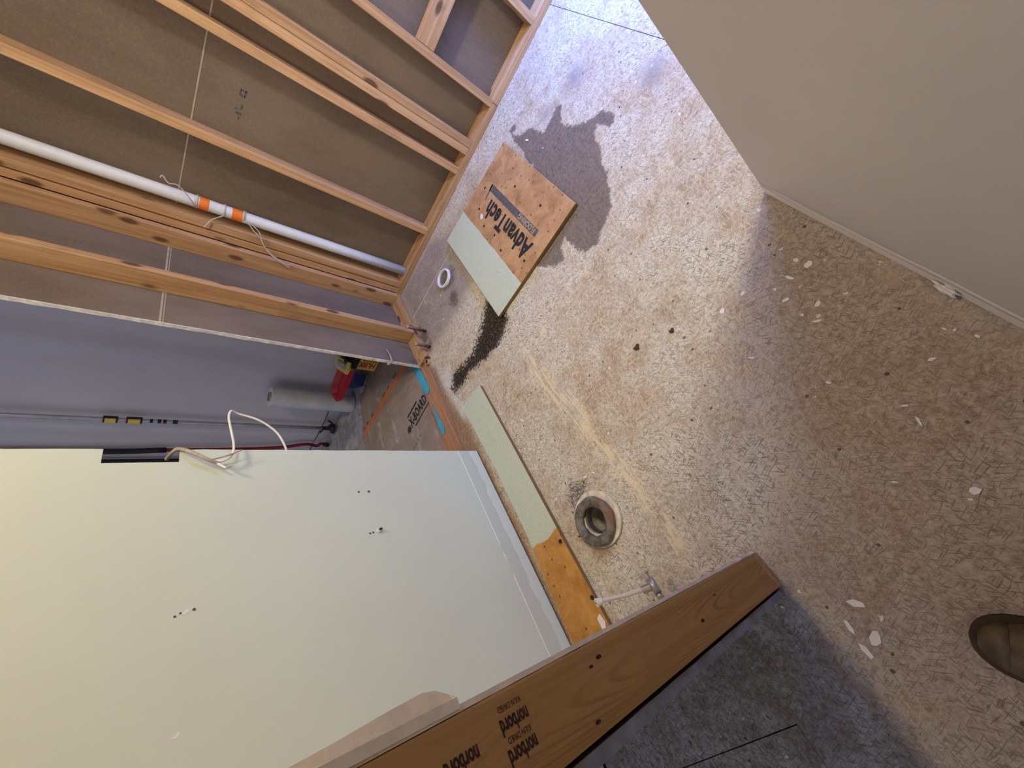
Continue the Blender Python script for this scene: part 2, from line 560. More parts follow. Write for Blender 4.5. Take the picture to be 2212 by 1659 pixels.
def tag(o, label=None, cat=None, group=None, kind=None):
    if label:
        o['label'] = label
    if cat:
        o['category'] = cat
    if group:
        o['group'] = group
    if kind:
        o['kind'] = kind
    return o


def build(name, bm, mat, parent=None, smooth=False, origin=None):
    """world-space bmesh -> one object whose origin is at its own middle"""
    me = bpy.data.meshes.new(name)
    bmesh.ops.recalc_face_normals(bm, faces=bm.faces)
    if origin is None:
        lo = Vector([min(v.co[i] for v in bm.verts) for i in range(3)])
        hi = Vector([max(v.co[i] for v in bm.verts) for i in range(3)])
        origin = (lo + hi) / 2
    origin = Vector(origin)
    bmesh.ops.translate(bm, verts=bm.verts, vec=-origin)
    bm.to_mesh(me)
    bm.free()
    me.materials.append(MAT[mat] if isinstance(mat, str) else mat)
    if smooth:
        for f in me.polygons:
            f.use_smooth = True
    o = bpy.data.objects.new(name, me)
    C.objects.link(o)
    o.parent = parent
    o.location = origin - (wloc(parent) if parent else Vector((0, 0, 0)))
    return o


def smooth_by_angle(o, deg=35):
    me = o.data
    for f in me.polygons:
        f.use_smooth = True
    try:
        me.set_sharp_from_angle(angle=math.radians(deg))
    except Exception:
        pass


def bx(x0, x1, y0, y1, z0, z1, bevel=0.0, bm=None, seg=2):
    own = bm is None
    bm2 = bmesh.new()
    r = bmesh.ops.create_cube(bm2, size=1.0)
    for v in r['verts']:
        v.co = Vector(((x0 + x1) / 2 + v.co.x * (x1 - x0), (y0 + y1) / 2 + v.co.y * (y1 - y0),
                       (z0 + z1) / 2 + v.co.z * (z1 - z0)))
    if bevel:
        bmesh.ops.bevel(bm2, geom=bm2.edges[:], offset=bevel, segments=seg, profile=0.6, affect='EDGES')
    if own:
        return bm2
    merge(bm, bm2)
    return bm


def merge(bm, other):
    me = bpy.data.meshes.new('tmp')
    other.to_mesh(me)
    other.free()
    bm.from_mesh(me)
    bpy.data.meshes.remove(me)


def prism(pts, z0, z1, jag=0.0):
    """extrude a floor outline between two heights"""
    bm = bmesh.new()
    lo = [bm.verts.new((x, y, z0)) for x, y in pts]
    hi = [bm.verts.new((x, y, z1)) for x, y in pts]
    n = len(pts)
    bm.faces.new(hi)
    bm.faces.new(lo[::-1])
    for i in range(n):
        bm.faces.new((lo[i], lo[(i + 1) % n], hi[(i + 1) % n], hi[i]))
    return bm


def lathe(profile, centre, seg=40, closed=False, jitter=0.0):
    """profile = [(radius, z)] about a vertical axis"""
    bm = bmesh.new()
    rings = []
    for k, (r, z) in enumerate(profile):
        ring = []
        for i in range(seg):
            a = 2 * math.pi * i / seg
            rr = r + jitter * math.sin(a * 5 + k) + jitter * 0.8 * math.sin(a * 11 + 2 * k)
            ring.append(bm.verts.new((centre[0] + rr * math.cos(a), centre[1] + rr * math.sin(a), centre[2] + z)))
        rings.append(ring)
    pairs = list(zip(rings, rings[1:])) + ([(rings[-1], rings[0])] if closed else [])
    for a, b in pairs:
        for i in range(seg):
            bm.faces.new((a[i], a[(i + 1) % seg], b[(i + 1) % seg], b[i]))
    return bm


def catmull(pts, n=6):
    P = [Vector(p) for p in pts]
    P = [P[0] * 2 - P[1]] + P + [P[-1] * 2 - P[-2]]
    out = []
    for i in range(1, len(P) - 2):
        for k in range(n):
            t = k / n
            a, b, c, d = P[i - 1], P[i], P[i + 1], P[i + 2]
            out.append(0.5 * ((2 * b) + (c - a) * t + (2 * a - 5 * b + 4 * c - d) * t * t + (3 * b - a - 3 * c + d) * t ** 3))
    out.append(P[-2])
    return out


def tube(pts, r, seg=8, smooth_n=6, caps=True, r1=None, bm=None):
    own = bm is None
    if own:
        bm = bmesh.new()
    P = catmull(pts, smooth_n) if smooth_n else [Vector(p) for p in pts]
    up = Vector((0.31, 0.17, 0.93)).normalized()
    rings = []
    for i, p in enumerate(P):
        d = (P[min(i + 1, len(P) - 1)] - P[max(i - 1, 0)]).normalized()
        s = d.cross(up)
        if s.length < 1e-3:
            s = d.cross(Vector((1, 0, 0)))
        s.normalize()
        u = s.cross(d).normalized()
        rr = r if r1 is None else r + (r1 - r) * i / (len(P) - 1)
        rings.append([bm.verts.new(p + (s * math.cos(2 * math.pi * k / seg) + u * math.sin(2 * math.pi * k / seg)) * rr) for k in range(seg)])
    for a, b in zip(rings, rings[1:]):
        for k in range(seg):
            bm.faces.new((a[k], a[(k + 1) % seg], b[(k + 1) % seg], b[k]))
    if caps:
        bm.faces.new(rings[0][::-1])
        bm.faces.new(rings[-1])
    return bm


def lettering(text, size, at, read, up, mat, parent, name='lettering', bold=0.0, lift=0.0006, squeeze=1.0, shear=0.0, space=1.0):
    """flat print: starts at 'at', runs along 'read', letter tops towards 'up'"""
    cu = bpy.data.curves.new(name, 'FONT')
    cu.body = text
    cu.size = size
    cu.offset = bold
    cu.shear = shear
    cu.space_character = space
    cu.resolution_u = 3
    tmp = bpy.data.objects.new('tmp_text', cu)
    C.objects.link(tmp)
    dg = bpy.context.evaluated_depsgraph_get()
    me = bpy.data.meshes.new_from_object(tmp.evaluated_get(dg))
    bpy.data.objects.remove(tmp)
    read, up = Vector(read).normalized(), Vector(up).normalized()
    nrm = read.cross(up)
    at = Vector(at)
    vs = [at + read * (v.co.x * squeeze) + up * v.co.y + nrm * lift for v in me.vertices]
    mid = sum(vs, Vector()) / max(1, len(vs))
    for v, w in zip(me.vertices, vs):
        v.co = w - mid
    me.materials.clear()
    me.materials.append(MAT[mat])
    me.name = name
    o = bpy.data.objects.new(name, me)
    C.objects.link(o)
    o.parent = parent
    o.location = mid - wloc(parent)
    return o


# ---------------------------------------------------------------- key planes (metres)
YB = 2.345            # front of the studs in the far wall
XL = -1.218           # front of the studs in the side wall
D = 0.089             # stud depth
T = 0.038             # stud thickness
DW = 0.013            # drywall
CEIL = 2.44
XR = 0.265            # face of the painted wall beside the camera
YC = 0.752            # its outer corner


# ---------------------------------------------------------------- floor
def sdf(poly, X, Y):
    P = np.array(poly)
    d = np.full(X.shape, 1e9)
    inside = np.zeros(X.shape, bool)
    n = len(P)
    for i in range(n):
        ax, ay = P[i]
        bx_, by_ = P[(i + 1) % n]
        ex, ey = bx_ - ax, by_ - ay
        t = np.clip(((X - ax) * ex + (Y - ay) * ey) / (ex * ex + ey * ey + 1e-12), 0, 1)
        d = np.minimum(d, np.hypot(X - ax - t * ex, Y - ay - t * ey))
        c = ((ay > Y) != (by_ > Y)) & (X < (bx_ - ax) * (Y - ay) / (by_ - ay + 1e-12) + ax)
        inside ^= c
    return np.where(inside, d, -d)


def disc(cx, cy, r, X, Y):
    return r - np.hypot(X - cx, Y - cy)


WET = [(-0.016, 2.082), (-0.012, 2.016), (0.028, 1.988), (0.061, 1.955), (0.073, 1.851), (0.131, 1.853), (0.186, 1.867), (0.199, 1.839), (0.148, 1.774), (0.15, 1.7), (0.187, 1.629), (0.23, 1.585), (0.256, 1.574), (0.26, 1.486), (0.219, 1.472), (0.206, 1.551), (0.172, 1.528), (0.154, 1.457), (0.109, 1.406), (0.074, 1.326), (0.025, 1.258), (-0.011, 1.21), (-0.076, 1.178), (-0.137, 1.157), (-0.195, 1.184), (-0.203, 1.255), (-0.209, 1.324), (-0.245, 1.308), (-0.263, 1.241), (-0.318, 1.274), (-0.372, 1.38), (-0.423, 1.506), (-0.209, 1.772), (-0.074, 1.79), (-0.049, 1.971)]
BLACK = [(-0.677, 1.556), (-0.627, 1.405), (-0.65, 1.324), (-0.739, 1.291), (-0.812, 1.289), (-0.903, 1.305), (-0.952, 1.331), (-1.014, 1.345), (-1.087, 1.333), (-1.17, 1.339), (-1.197, 1.373), (-1.152, 1.428), (-1.094, 1.442), (-1.028, 1.426), (-0.944, 1.405), (-0.894, 1.421), (-0.839, 1.45), (-0.776, 1.488), (-0.724, 1.538)]
RUST = [(-1.31, 1.72), (-1.31, 0.0), (-1.195, 0.0), (-1.19, 0.45), (-1.185, 1.1), (-1.232, 1.437), (-1.219, 1.60)]
GREY = [(-0.55, 2.09), (-0.62, 1.86), (-0.72, 1.70), (-1.042, 1.702), (-1.221, 1.744), (-1.224, 1.926), (-1.228, 2.35), (-0.80, 2.33)]
MOULD = [(-1.215, 1.60), (-1.108, 1.495), (-1.15, 1.36), (-1.169, 1.236), (-1.215, 1.258), (-1.225, 1.395)]
PALE = [(-0.671, 1.174), (-0.65, 1.085), (-0.619, 0.767), (-0.59, 0.49), (-0.583, 0.295), (-0.595, 0.171), (-0.617, 0.086), (-0.656, 0.085), (-0.671, 0.153), (-0.653, 0.289), (-0.677, 0.476), (-0.7, 0.743), (-0.742, 0.972)]
PALE2 = [(-0.62, 1.13), (-0.41, 1.128), (-0.16, 1.098), (0.25, 1.108), (0.25, 1.080), (-0.16, 1.072), (-0.41, 1.092), (-0.62, 1.08)]
SOOT = [(-0.841, 0.524), (-0.771, 0.505), (-0.776, 0.468), (-0.826, 0.452), (-0.898, 0.44), (-0.898, 0.491)]
DIRT_SHADE = [(0.087, 0.62), (0.30, 0.74), (0.30, -0.9), (-0.45, -0.9), (-0.45, -0.02), (-0.25, 0.15), (-0.08, 0.40)]  # dirt together with the wall corner's shadow, both painted into the floor
HALL_SHADE = [(-0.452, -0.075), (-0.43, -1.7), (-1.6, -1.7), (-1.6, -0.075)]  # shadow of the partition, painted into the floor colour
FLANGE = (-0.822, 0.362)
RING = (-0.842, 1.974)


def floor_attributes(X, Y):
    A = {}
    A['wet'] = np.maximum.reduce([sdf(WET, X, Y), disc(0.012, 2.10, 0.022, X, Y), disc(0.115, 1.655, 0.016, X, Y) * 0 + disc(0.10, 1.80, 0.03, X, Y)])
    A['black'] = sdf(BLACK, X, Y)
    A['rust'] = np.maximum(sdf(RUST, X, Y), disc(FLANGE[0] - 0.05, FLANGE[1] - 0.07, 0.05, X, Y))
    A['grey'] = np.maximum.reduce([sdf(GREY, X, Y), disc(0.429, 1.434, 0.07, X, Y) - 0.02, disc(0.310, 1.857, 0.10, X, Y) - 0.045, disc(0.134, 1.901, 0.07, X, Y) - 0.045])
    A['mould'] = np.maximum(sdf(MOULD, X, Y), disc(-1.17, 1.22, 0.05, X, Y))
    A['pale'] = np.maximum(sdf(PALE, X, Y), sdf(PALE2, X, Y) - 0.004)
    A['soot'] = sdf(SOOT, X, Y)
    A['brown'] = sdf(DIRT_SHADE, X, Y) * 1.0
    A['hall'] = sdf(HALL_SHADE, X, Y)
    ring = np.maximum.reduce([disc(RING[0] + 0.02, RING[1] - 0.03, 0.072, X, Y), disc(-0.86, 1.80, 0.05, X, Y),
                              disc(-1.20, 1.85, 0.05, X, Y), disc(-1.19, 1.76, 0.04, X, Y), disc(-1.20, 1.94, 0.025, X, Y)])
    A['ringdirt'] = ring
    A['seam'] = np.maximum(sdf([(-1.225, 2.066), (-0.60, 2.062), (-0.60, 2.069), (-1.225, 2.074)], X, Y), -0.3)
    return A


floor_root = empty('floor', (-0.3, 0.5, 0))
tag(floor_root, 'worn strand-board subfloor with stains and paint specks', kind='structure')


def floor_panel(x0, x1, y0, y1, step, holes=(), name='subfloor_panel'):
    nx, ny = max(2, int((x1 - x0) / step)), max(2, int((y1 - y0) / step))
    xs, ys = np.linspace(x0, x1, nx + 1), np.linspace(y0, y1, ny + 1)
    X, Y = np.meshgrid(xs, ys, indexing='ij')
    X, Y = X.ravel(), Y.ravel()
    keep = np.ones(X.shape, bool)
    for cx, cy, r in holes:
        dd = np.hypot(X - cx, Y - cy)
        keep &= dd > r
        near = (dd > r) & (dd < r + step * 1.6)
        X = np.where(near, cx + (X - cx) / dd * r, X)
        Y = np.where(near, cy + (Y - cy) / dd * r, Y)
    blk = np.clip(sdf(BLACK, X, Y) / 0.03, 0, 1)
    Z = -blk * (0.004 + 0.004 * rng.random(X.shape))
    idx = -np.ones(X.shape, int)
    idx[keep] = np.arange(keep.sum())
    I = idx.reshape(nx + 1, ny + 1)
    faces = []
    for i in range(nx):
        for j in range(ny):
            q = (I[i, j], I[i + 1, j], I[i + 1, j + 1], I[i, j + 1])
            if min(q) >= 0:
                faces.append(q)
    verts = np.stack([X[keep], Y[keep], Z[keep]], 1)
    n0 = len(verts)
    # the sawn edges of the sheet
    lows, edge = [], []
    loop = [(i, 0) for i in range(nx + 1)] + [(nx, j) for j in range(1, ny + 1)] + \
           [(i, ny) for i in range(nx - 1, -1, -1)] + [(0, j) for j in range(ny - 1, 0, -1)]
    loop = [I[a] for a in loop]
    for k, a in enumerate(loop):
        lows.append((verts[a][0], verts[a][1], -0.018))
    m = len(loop)
    for k in range(m):
        faces.append((loop[k], n0 + k, n0 + (k + 1) % m, loop[(k + 1) % m]))
    allv = np.vstack([verts, np.array(lows)])
    org = Vector(((x0 + x1) / 2, (y0 + y1) / 2, -0.009))
    me = bpy.data.meshes.new(name)
    me.from_pydata([tuple(v) for v in (allv - np.array(org))], [], [tuple(int(a) for a in f) for f in faces])
    me.update()
    for k, v in floor_attributes(allv[:, 0], allv[:, 1]).items():
        a = me.attributes.new(k, 'FLOAT', 'POINT')
        a.data.foreach_set('value', np.clip(v, -0.3, 0.3).astype(np.float32))
    me.materials.append(MAT['floor'])
    o = bpy.data.objects.new(name, me)
    C.objects.link(o)
    o.parent = floor_root
    o.location = org - wloc(floor_root)
    return o


SX, SX2 = -0.651, 0.537
g = 0.0014
HOLES = [(FLANGE[0], FLANGE[1], 0.052), (RING[0], RING[1], 0.050)]
floor_panel(XL - D, SX - 0.0002, -0.309 + g, 2.070 - 0.0002, 0.008, HOLES)
floor_panel(XL - D, SX - 0.0002, 2.070 + 0.0002, YB + D, 0.014)
floor_panel(-1.7, SX - g, -1.70, -0.309 - g, 0.02)
floor_panel(SX + 0.0002, SX2 - g, 1.094 + 0.0002, YB + D, 0.011)
floor_panel(SX + 0.0002, SX2 - g, -0.80, 1.094 - 0.0002, 0.013)
floor_panel(SX + g, SX2 - g, -2.9, -0.80 - 2 * g, 0.05)
floor_panel(SX2 + g, 1.40, 0.74, YB + D, 0.03)
build('dark_gap_backing', bx(-1.8, 2.3, -2.9, 2.45, -0.34, -0.30), 'dark_void', floor_root)  # near-black sheet added so the panel gaps read as deep shade

# ---------------------------------------------------------------- far wall of open studs
wall_back = tag(empty('wall_back', (-0.3, YB + D / 2, 0)), 'open stud wall with bare drywall backs between the studs', kind='structure')


def stud(x0, x1, y0, y1, z0, z1, parent, mat='pine_z', name='stud', label=None):
    o = build(name, bx(x0, x1, y0, y1, z0, z1, 0.003), mat, parent)
    if label:
        o['label'] = label
    return o


build('sole_plate', bx(XL - D, 0.046, YB, YB + D, 0.001, T, 0.002), 'pine_x', wall_back)
build('sole_plate', bx(0.048, 1.358, YB, YB + D, 0.001, T, 0.002), 'pine_x', wall_back)
build('top_plate', bx(XL - D, 1.358, YB, YB + D, CEIL - T, CEIL - 0.001, 0.002), 'pine_x', wall_back)
for xc, w in ((0.439, T), (0.845, T), (1.251, T), (0.039, T), (-0.190, T), (-0.229, T), (-0.345, T), (-0.748, T), (-1.153, T), (-1.197, 0.036)):
    stud(xc - w / 2, xc + w / 2, YB, YB + D, T, CEIL - T, wall_back)
build('blocking', bx(0.059, 0.419, YB + 0.001, YB + T, 0.415, 0.504, 0.003), 'pine_x', wall_back)
yb2 = YB + D
build('drywall_panel', bx(XL - D, 1.46, yb2 + 0.0005, yb2 + DW, 0.012, 1.208, 0.002), 'back_paper', wall_back)
build('drywall_panel', bx(XL - D, 1.46, yb2 + 0.0005, yb2 + DW, 1.214, CEIL, 0.002), 'back_paper', wall_back)
build('drywall_joint', bx(XL - D, 1.46, yb2 - 0.0005, yb2 + 0.003, 1.2080, 1.2140), 'joint_line', wall_back)
for k, (dx, dz, w_, h_) in enumerate(((0, 0, 0.030, 0.006), (0.002, 0.020, 0.028, 0.005), (0, 0.003, 0.006, 0.018), (0.022, 0.002, 0.006, 0.020), (-0.052, 0.004, 0.020, 0.006), (-0.060, 0.018, 0.007, 0.012), (-0.078, 0.002, 0.010, 0.022), (-0.098, 0.006, 0.014, 0.006))):
    build('print_mark', bx(-0.545 + dx, -0.545 + dx + w_, yb2 - 0.0006, yb2, 1.045 + dz, 1.045 + dz + h_), 'ink_grey', wall_back)

# ---------------------------------------------------------------- side wall: open studs, opening, green board
wall_left = tag(empty('wall_left', (XL - D / 2, 1.0, 0)), 'side wall of open studs, a cut opening and pale green board', kind='structure')
YO1, YO0 = 1.705, 0.977     # the opening
build('sole_plate', bx(XL - D, XL, YO1 - 0.012, YB - 0.001, 0.001, T, 0.002), 'pine_y', wall_left)
stud(XL - D, XL, YB - T, YB - 0.0005, T, CEIL - T, wall_left)
stud(XL - D, XL, 1.914, 1.952, T, CEIL - T, wall_left)
xd = XL - D
build('drywall_panel', bx(xd - DW, xd - 0.0005, YO1, YB, 0.012, 1.208, 0.001), 'back_paper', wall_left)
build('drywall_panel', bx(xd - DW, xd - 0.0005, YO1, YB, 1.214, CEIL, 0.001), 'back_paper', wall_left)
build('drywall_joint', bx(xd - 0.003, xd + 0.0005, YO1, YB, 1.2075, 1.2145), 'joint_line', wall_left)
build('drywall_joint', bx(xd - 0.003, xd + 0.0005, YO1, YB, 1.2000, 1.2035), 'joint_line', wall_left)
# cut, ragged white core at the edge of that board
bm = bmesh.new()
zs = np.linspace(0.012, CEIL, 90)
prev = None
for i, z in enumerate(zs):
    j = 0.003 * rng.random() + 0.002
    ring = [bm.verts.new((xd - DW - 0.0015, YO1, z)), bm.verts.new((xd + 0.001, YO1, z)),
            bm.verts.new((xd + 0.001, YO1 - j, z)), bm.verts.new((xd - DW - 0.0015, YO1 - j * 1.4, z))]
    if prev:
        for k in range(4):
            bm.faces.new((prev[k], prev[(k + 1) % 4], ring[(k + 1) % 4], ring[k]))
    prev = ring
build('drywall_edge', bm, 'gypsum', wall_left)

# green board with a box notch in its edge
NZ0, NZ1, NY = 1.135, 1.296, 0.930
bm = bmesh.new()
prof = [(0.041, 0.012), (YO0, 0.012)]
for z in np.linspace(0.05, NZ0 - 0.02, 30):
    prof.append((YO0 - 0.0022 * rng.random(), float(z)))
prof += [(YO0 - 0.001, NZ0), (NY, NZ0), (NY - 0.001, NZ1), (YO0 - 0.001, NZ1)]
for z in np.linspace(NZ1 + 0.02, CEIL - 0.02, 24):
    prof.append((YO0 - 0.0022 * rng.random(), float(z)))
prof += [(YO0, CEIL), (0.041, CEIL)]
XG0, XG1 = XL - 0.0005, XL + DW
a = [bm.verts.new((XG0, y, z)) for y, z in prof]
b = [bm.verts.new((XG1, y, z)) for y, z in prof]
bm.faces.new(a[::-1])
bm.faces.new(b)
for i in range(len(prof)):
    j = (i + 1) % len(prof)
    bm.faces.new((a[i], a[j], b[j], b[i]))
green = build('drywall_panel', bm, 'green_paint', wall_left)
green['label'] = 'pale green painted board with a notch cut in its edge'
build('sole_plate', bx(XL - D, XL, -0.06, 0.90, 0.001, T, 0.002), 'stained_strip', wall_left)
for yc in (0.30, 0.70):
    stud(XL - D, XL, yc - T / 2, yc + T / 2, T, CEIL - T, wall_left)
build('drywall_panel', bx(xd - DW, xd - 0.0005, -1.5, 0.90, 0.012, CEIL), 'white_paint', wall_left)
# screw holes, anchor and scuffs in the green board
for y, z, r in ((0.789, 0.637, 0.0045), (0.788, 0.600, 0.0055), (0.627, 0.633, 0.004), (0.629, 0.622, 0.004),
                (0.499, 1.093, 0.004), (0.497, 1.118, 0.003), (0.492, 1.128, 0.003)):
    bm = bmesh.new()
    bmesh.ops.create_cone(bm, cap_ends=True, segments=10, radius1=r, radius2=r * 0.9, depth=0.003,
                          matrix=Matrix.Translation((XG1 - 0.0008, y, z)) @ Matrix.Rotation(math.pi / 2, 4, 'Y'))
    build('screw_hole', bm, 'ink_grey', wall_left)
bm = bmesh.new()
bmesh.ops.create_cone(bm, cap_ends=True, segments=10, radius1=0.011, radius2=0.007, depth=0.012,
                      matrix=Matrix.Translation((XG1 + 0.003, 0.633, 0.601)) @ Matrix.Rotation(math.pi / 2, 4, 'Y'))
anchor = build('wall_anchor', bm, 'gypsum', wall_left)
build('anchor_screw', tube([(XG1 + 0.008, 0.633, 0.601), (XG1 + 0.016, 0.631, 0.598)], 0.004, 8, 0), 'ink', anchor)
for y, z, w, h in ((0.499, 1.112, 0.026, 0.012), (0.262, 1.118, 0.016, 0.012)):
    pts = [(math.cos(q) * w / 2 * (0.7 + 0.5 * random.random()), math.sin(q) * h / 2 * (0.7 + 0.5 * random.random())) for q in np.linspace(0, 6.28, 12)[:-1]]
    bm = bmesh.new()
    lo = [bm.verts.new((XG1 - 0.0005, y + p[1], z + p[0])) for p in pts]
    hi = [bm.verts.new((XG1 + 0.0006, y + p[1], z + p[0])) for p in pts]
    bm.faces.new(hi)
    for k in range(len(pts)):
        bm.faces.new((lo[k], lo[(k + 1) % len(pts)], hi[(k + 1) % len(pts)], hi[k]))
    build('patch', bm, 'gypsum', wall_left)

# ---------------------------------------------------------------- partition whose bare end stud faces the camera
XE = -0.451
wall_front = tag(empty('wall_front', (-0.83, -0.017, 0)), 'short partition ending in a bare wooden stud at the doorway', kind='structure')
build('sole_plate', bx(XL + DW + 0.001, XE, -0.061, 0.027, 0.001, T - 0.0008, 0.0015), 'pine_end_plate', wall_front)
end_stud = stud(XE - T, XE, -0.061, 0.027, T, CEIL - T, wall_front, 'pine_end_stud', label='orange pine end stud stamped with lumber marks')
# room-side drywall, broken off thin below and whole above
def edge_sheet(z0, z1, y0, y1, n, rag, mat):
    bm = bmesh.new()
    outl = [(XL + DW + 0.001, z0)]
    for z in np.linspace(z0, z1, n):
        outl.append((XE - 0.0008 - rag * rng.random() * (4 if z < 0.16 else 1), float(z)))
    outl += [(XL + DW + 0.001, z1)]
    a = [bm.verts.new((x, y0, z)) for x, z in outl]
    b = [bm.verts.new((x, y1, z)) for x, z in outl]
    bm.faces.new(a)
    bm.faces.new(b[::-1])
    for i in range(len(outl)):
        j = (i + 1) % len(outl)
        bm.faces.new((a[i], b[i], b[j], a[j]))
    return build('drywall_panel', bm, mat, wall_front)


edge_sheet(0.012, 0.979, 0.0275, 0.0335, 50, 0.0025, 'edge_cream')
edge_sheet(0.980, CEIL - 0.02, 0.0275, 0.0405, 40, 0.0025, 'edge_cream')
# hall-side drywall, standing a little off the stud
bm = bmesh.new()
outl = [(XL - 0.4, 0.004), (XE - 0.012, 0.004)]
for z in np.linspace(0.012, CEIL - 0.02, 60):
    outl.append((XE - 0.004 - 0.006 * rng.random(), float(z)))
outl += [(XL - 0.4, CEIL - 0.02)]
a = [bm.verts.new((x, -0.0665, z)) for x, z in outl]
b = [bm.verts.new((x, -0.0800 - 0.002 * rng.random(), z)) for x, z in outl]
bm.faces.new(a)
bm.faces.new(b[::-1])
for i in range(len(outl)):
    j = (i + 1) % len(outl)
    bm.faces.new((a[i], b[i], b[j], a[j]))
build('drywall_panel', bm, 'gypsum_grey', wall_front)
# lump of torn compound and tape on the drywall edge
bm = bmesh.new()
prv = None
for z, y1 in ((0.978, 0.042), (0.984, 0.046), (0.997, 0.054), (1.012, 0.057), (1.05, 0.055), (1.10, 0.051), (1.18, 0.047), (1.30, 0.043)):
    ring = [bm.verts.new((XE - 0.030, 0.0405, z)), bm.verts.new((XE + 0.0005, 0.030, z)), bm.verts.new((XE + 0.001, 0.040, z)),
            bm.verts.new((XE - 0.004, y1, z)), bm.verts.new((XE - 0.026, y1 - 0.002, z))]
    if prv:
        for k in range(5):
            bm.faces.new((prv[k], prv[(k + 1) % 5], ring[(k + 1) % 5], ring[k]))
    else:
        bm.faces.new(ring)
    prv = ring
bm.faces.new(prv[::-1])
build('torn_tape', bm, 'edge_cream', wall_front)
NX = XE
for z0, yy in ((0.899, 0.003), (0.901, -0.022), (0.972, -0.003)):
    lettering('norbord', 0.0195, (NX, yy, z0), (0, 0, 1), (0, -1, 0), 'ink_brown', end_stud, bold=0.0006, squeeze=0.62)
for z0, yy in ((0.903, 0.0145), (0.903, -0.0125)):
    lettering('KILN DRIED', 0.0080, (NX, yy, z0), (0, 0, 1), (0, -1, 0), 'ink_brown', end_stud, squeeze=0.80)
for y, z, r in ((0.007, 0.753, 0.0055), (0.002, 0.775, 0.004), (-0.004, 0.353, 0.004), (-0.027, 0.453, 0.006), (-0.048, 0.807, 0.0045)):
    bm = bmesh.new()
    bmesh.ops.create_cone(bm, cap_ends=True, segments=12, radius1=r * 0.75, radius2=r * 0.6, depth=0.0016,
                          matrix=Matrix.Translation((XE - 0.0006, y, z)) @ Matrix.Diagonal((1, 0.75, 1.9, 1)) @ Matrix.Rotation(math.pi / 2, 4, 'Y'))
    build('knot', bm, 'ink_brown', end_stud)

# ---------------------------------------------------------------- painted wall beside the camera, with a rounded corner
wall_right = tag(empty('wall_right', (XR + 0.06, 0.0, 0)), 'grey-beige painted wall with a rounded outer corner', kind='structure')
bm = bmesh.new()
R_ = 0.022
pl = [(XR, -2.9)]
for k in range(9):
    q = math.pi - k / 8 * math.pi / 2
    pl.append((XR + R_ + R_ * math.cos(q), YC - R_ + R_ * math.sin(q)))
pl += [(1.46, YC), (1.46, YC - 0.115), (XR + 0.115, YC - 0.115), (XR + 0.115, -2.9)]
lo = [bm.verts.new((x, y, 0.006)) for x, y in pl]
hi = [bm.verts.new((x, y, CEIL)) for x, y in pl]
bm.faces.new(hi)
bm.faces.new(lo[::-1])
for i in range(len(pl)):
    j = (i + 1) % len(pl)
    bm.faces.new((lo[i], lo[j], hi[j], hi[i]))
w = build('wall_panel', bm, 'wall_paint', wall_right)
smooth_by_angle(w, 30)
# bead of old caulk where the skirting was taken off, and the broken lump at its foot
bead = [(XR - 0.0008, y, 0.072 + 0.006 * math.sin(y * 9) + 0.002 * math.sin(y * 31)) for y in np.linspace(-0.9, 0.70, 40)]
build('caulk_bead', tube(bead, 0.0030, 8, 2), 'wall_paint', wall_right, smooth=True)
bm = bmesh.new()
bmesh.ops.create_icosphere(bm, subdivisions=3, radius=1.0)
for v in bm.verts:
    k = 1 + 0.25 * math.sin(v.co.x * 5 + v.co.z * 4) + 0.15 * math.sin(v.co.y * 9)
    v.co = Vector((XR - 0.004 + v.co.x * 0.007 * k, 0.235 + v.co.y * 0.026 * k, 0.022 + v.co.z * 0.020 * k))
build('plaster_lump', bm, 'wall_paint', wall_right, smooth=True)

# rest of the shell: side room with its window, ceiling, hall
XS = 1.36
wall_side = tag(empty('wall_side', (XS, 1.5, 0)), 'end wall of the side bay with a tall window', kind='structure')
wy0, wy1, wz0, wz1 = 1.78, 2.34, 0.22, 1.02
for y0, y1, z0, z1 in ((0.74, wy0, 0, CEIL), (wy1, YB + D, 0, CEIL), (wy0, wy1, 0, wz0), (wy0, wy1, wz1, CEIL)):
    build('wall_panel', bx(XS, XS + 0.1, y0, y1, z0, z1), 'white_paint', wall_side)
win = tag(empty('window_1', (XS + 0.03, 2.06, 0.22)), 'white framed window in the side bay', kind='structure')
for y0, y1, z0, z1 in ((wy0, wy0 + 0.04, wz0, wz1), (wy1 - 0.04, wy1, wz0, wz1), (wy0, wy1, wz0, wz0 + 0.04), (wy0, wy1, wz1 - 0.04, wz1), (wy0, wy1, 0.61, 0.63)):
    build('window_frame', bx(XS + 0.04, XS + 0.09, y0, y1, z0, z1, 0.003), 'white_paint', win)
ceil = tag(build('ceiling', bx(-1.32, 1.46, -0.08, YB + D, CEIL, CEIL + 0.02), 'white_paint'), 'flat white ceiling over the room', kind='structure')

# ---------------------------------------------------------------- ceiling lamp (above the frame)
def ceiling_lamp(x, y, watts, col, label):
    lamp = tag(empty('ceiling_lamp', (x, y, CEIL)), label, 'lamp')
    build('lamp_base', lathe([(0.0, -0.001), (0.15, -0.001), (0.15, -0.03), (0.0, -0.03)], (x, y, CEIL), 32), 'lamp_white', lamp)
    build('lamp_diffuser', lathe([(0.135, -0.031), (0.13, -0.06), (0.10, -0.08), (0.05, -0.09), (0.0, -0.092)], (x, y, CEIL), 32), 'lamp_glow', lamp, smooth=True)
    ll = area_light('lamp_light', (0, 0, -0.10), (0, 0, -1), 0.22, 0.22, watts, col, 'DISK')
    ll.parent = lamp


ceiling_lamp(-0.47, 1.15, 10.0, (1.0, 0.80, 0.60), 'round white flush ceiling lamp in the middle of the room')
ceiling_lamp(0.90, 1.14, 19.0, (1.0, 0.94, 0.73), 'round white flush ceiling lamp over the side bay')

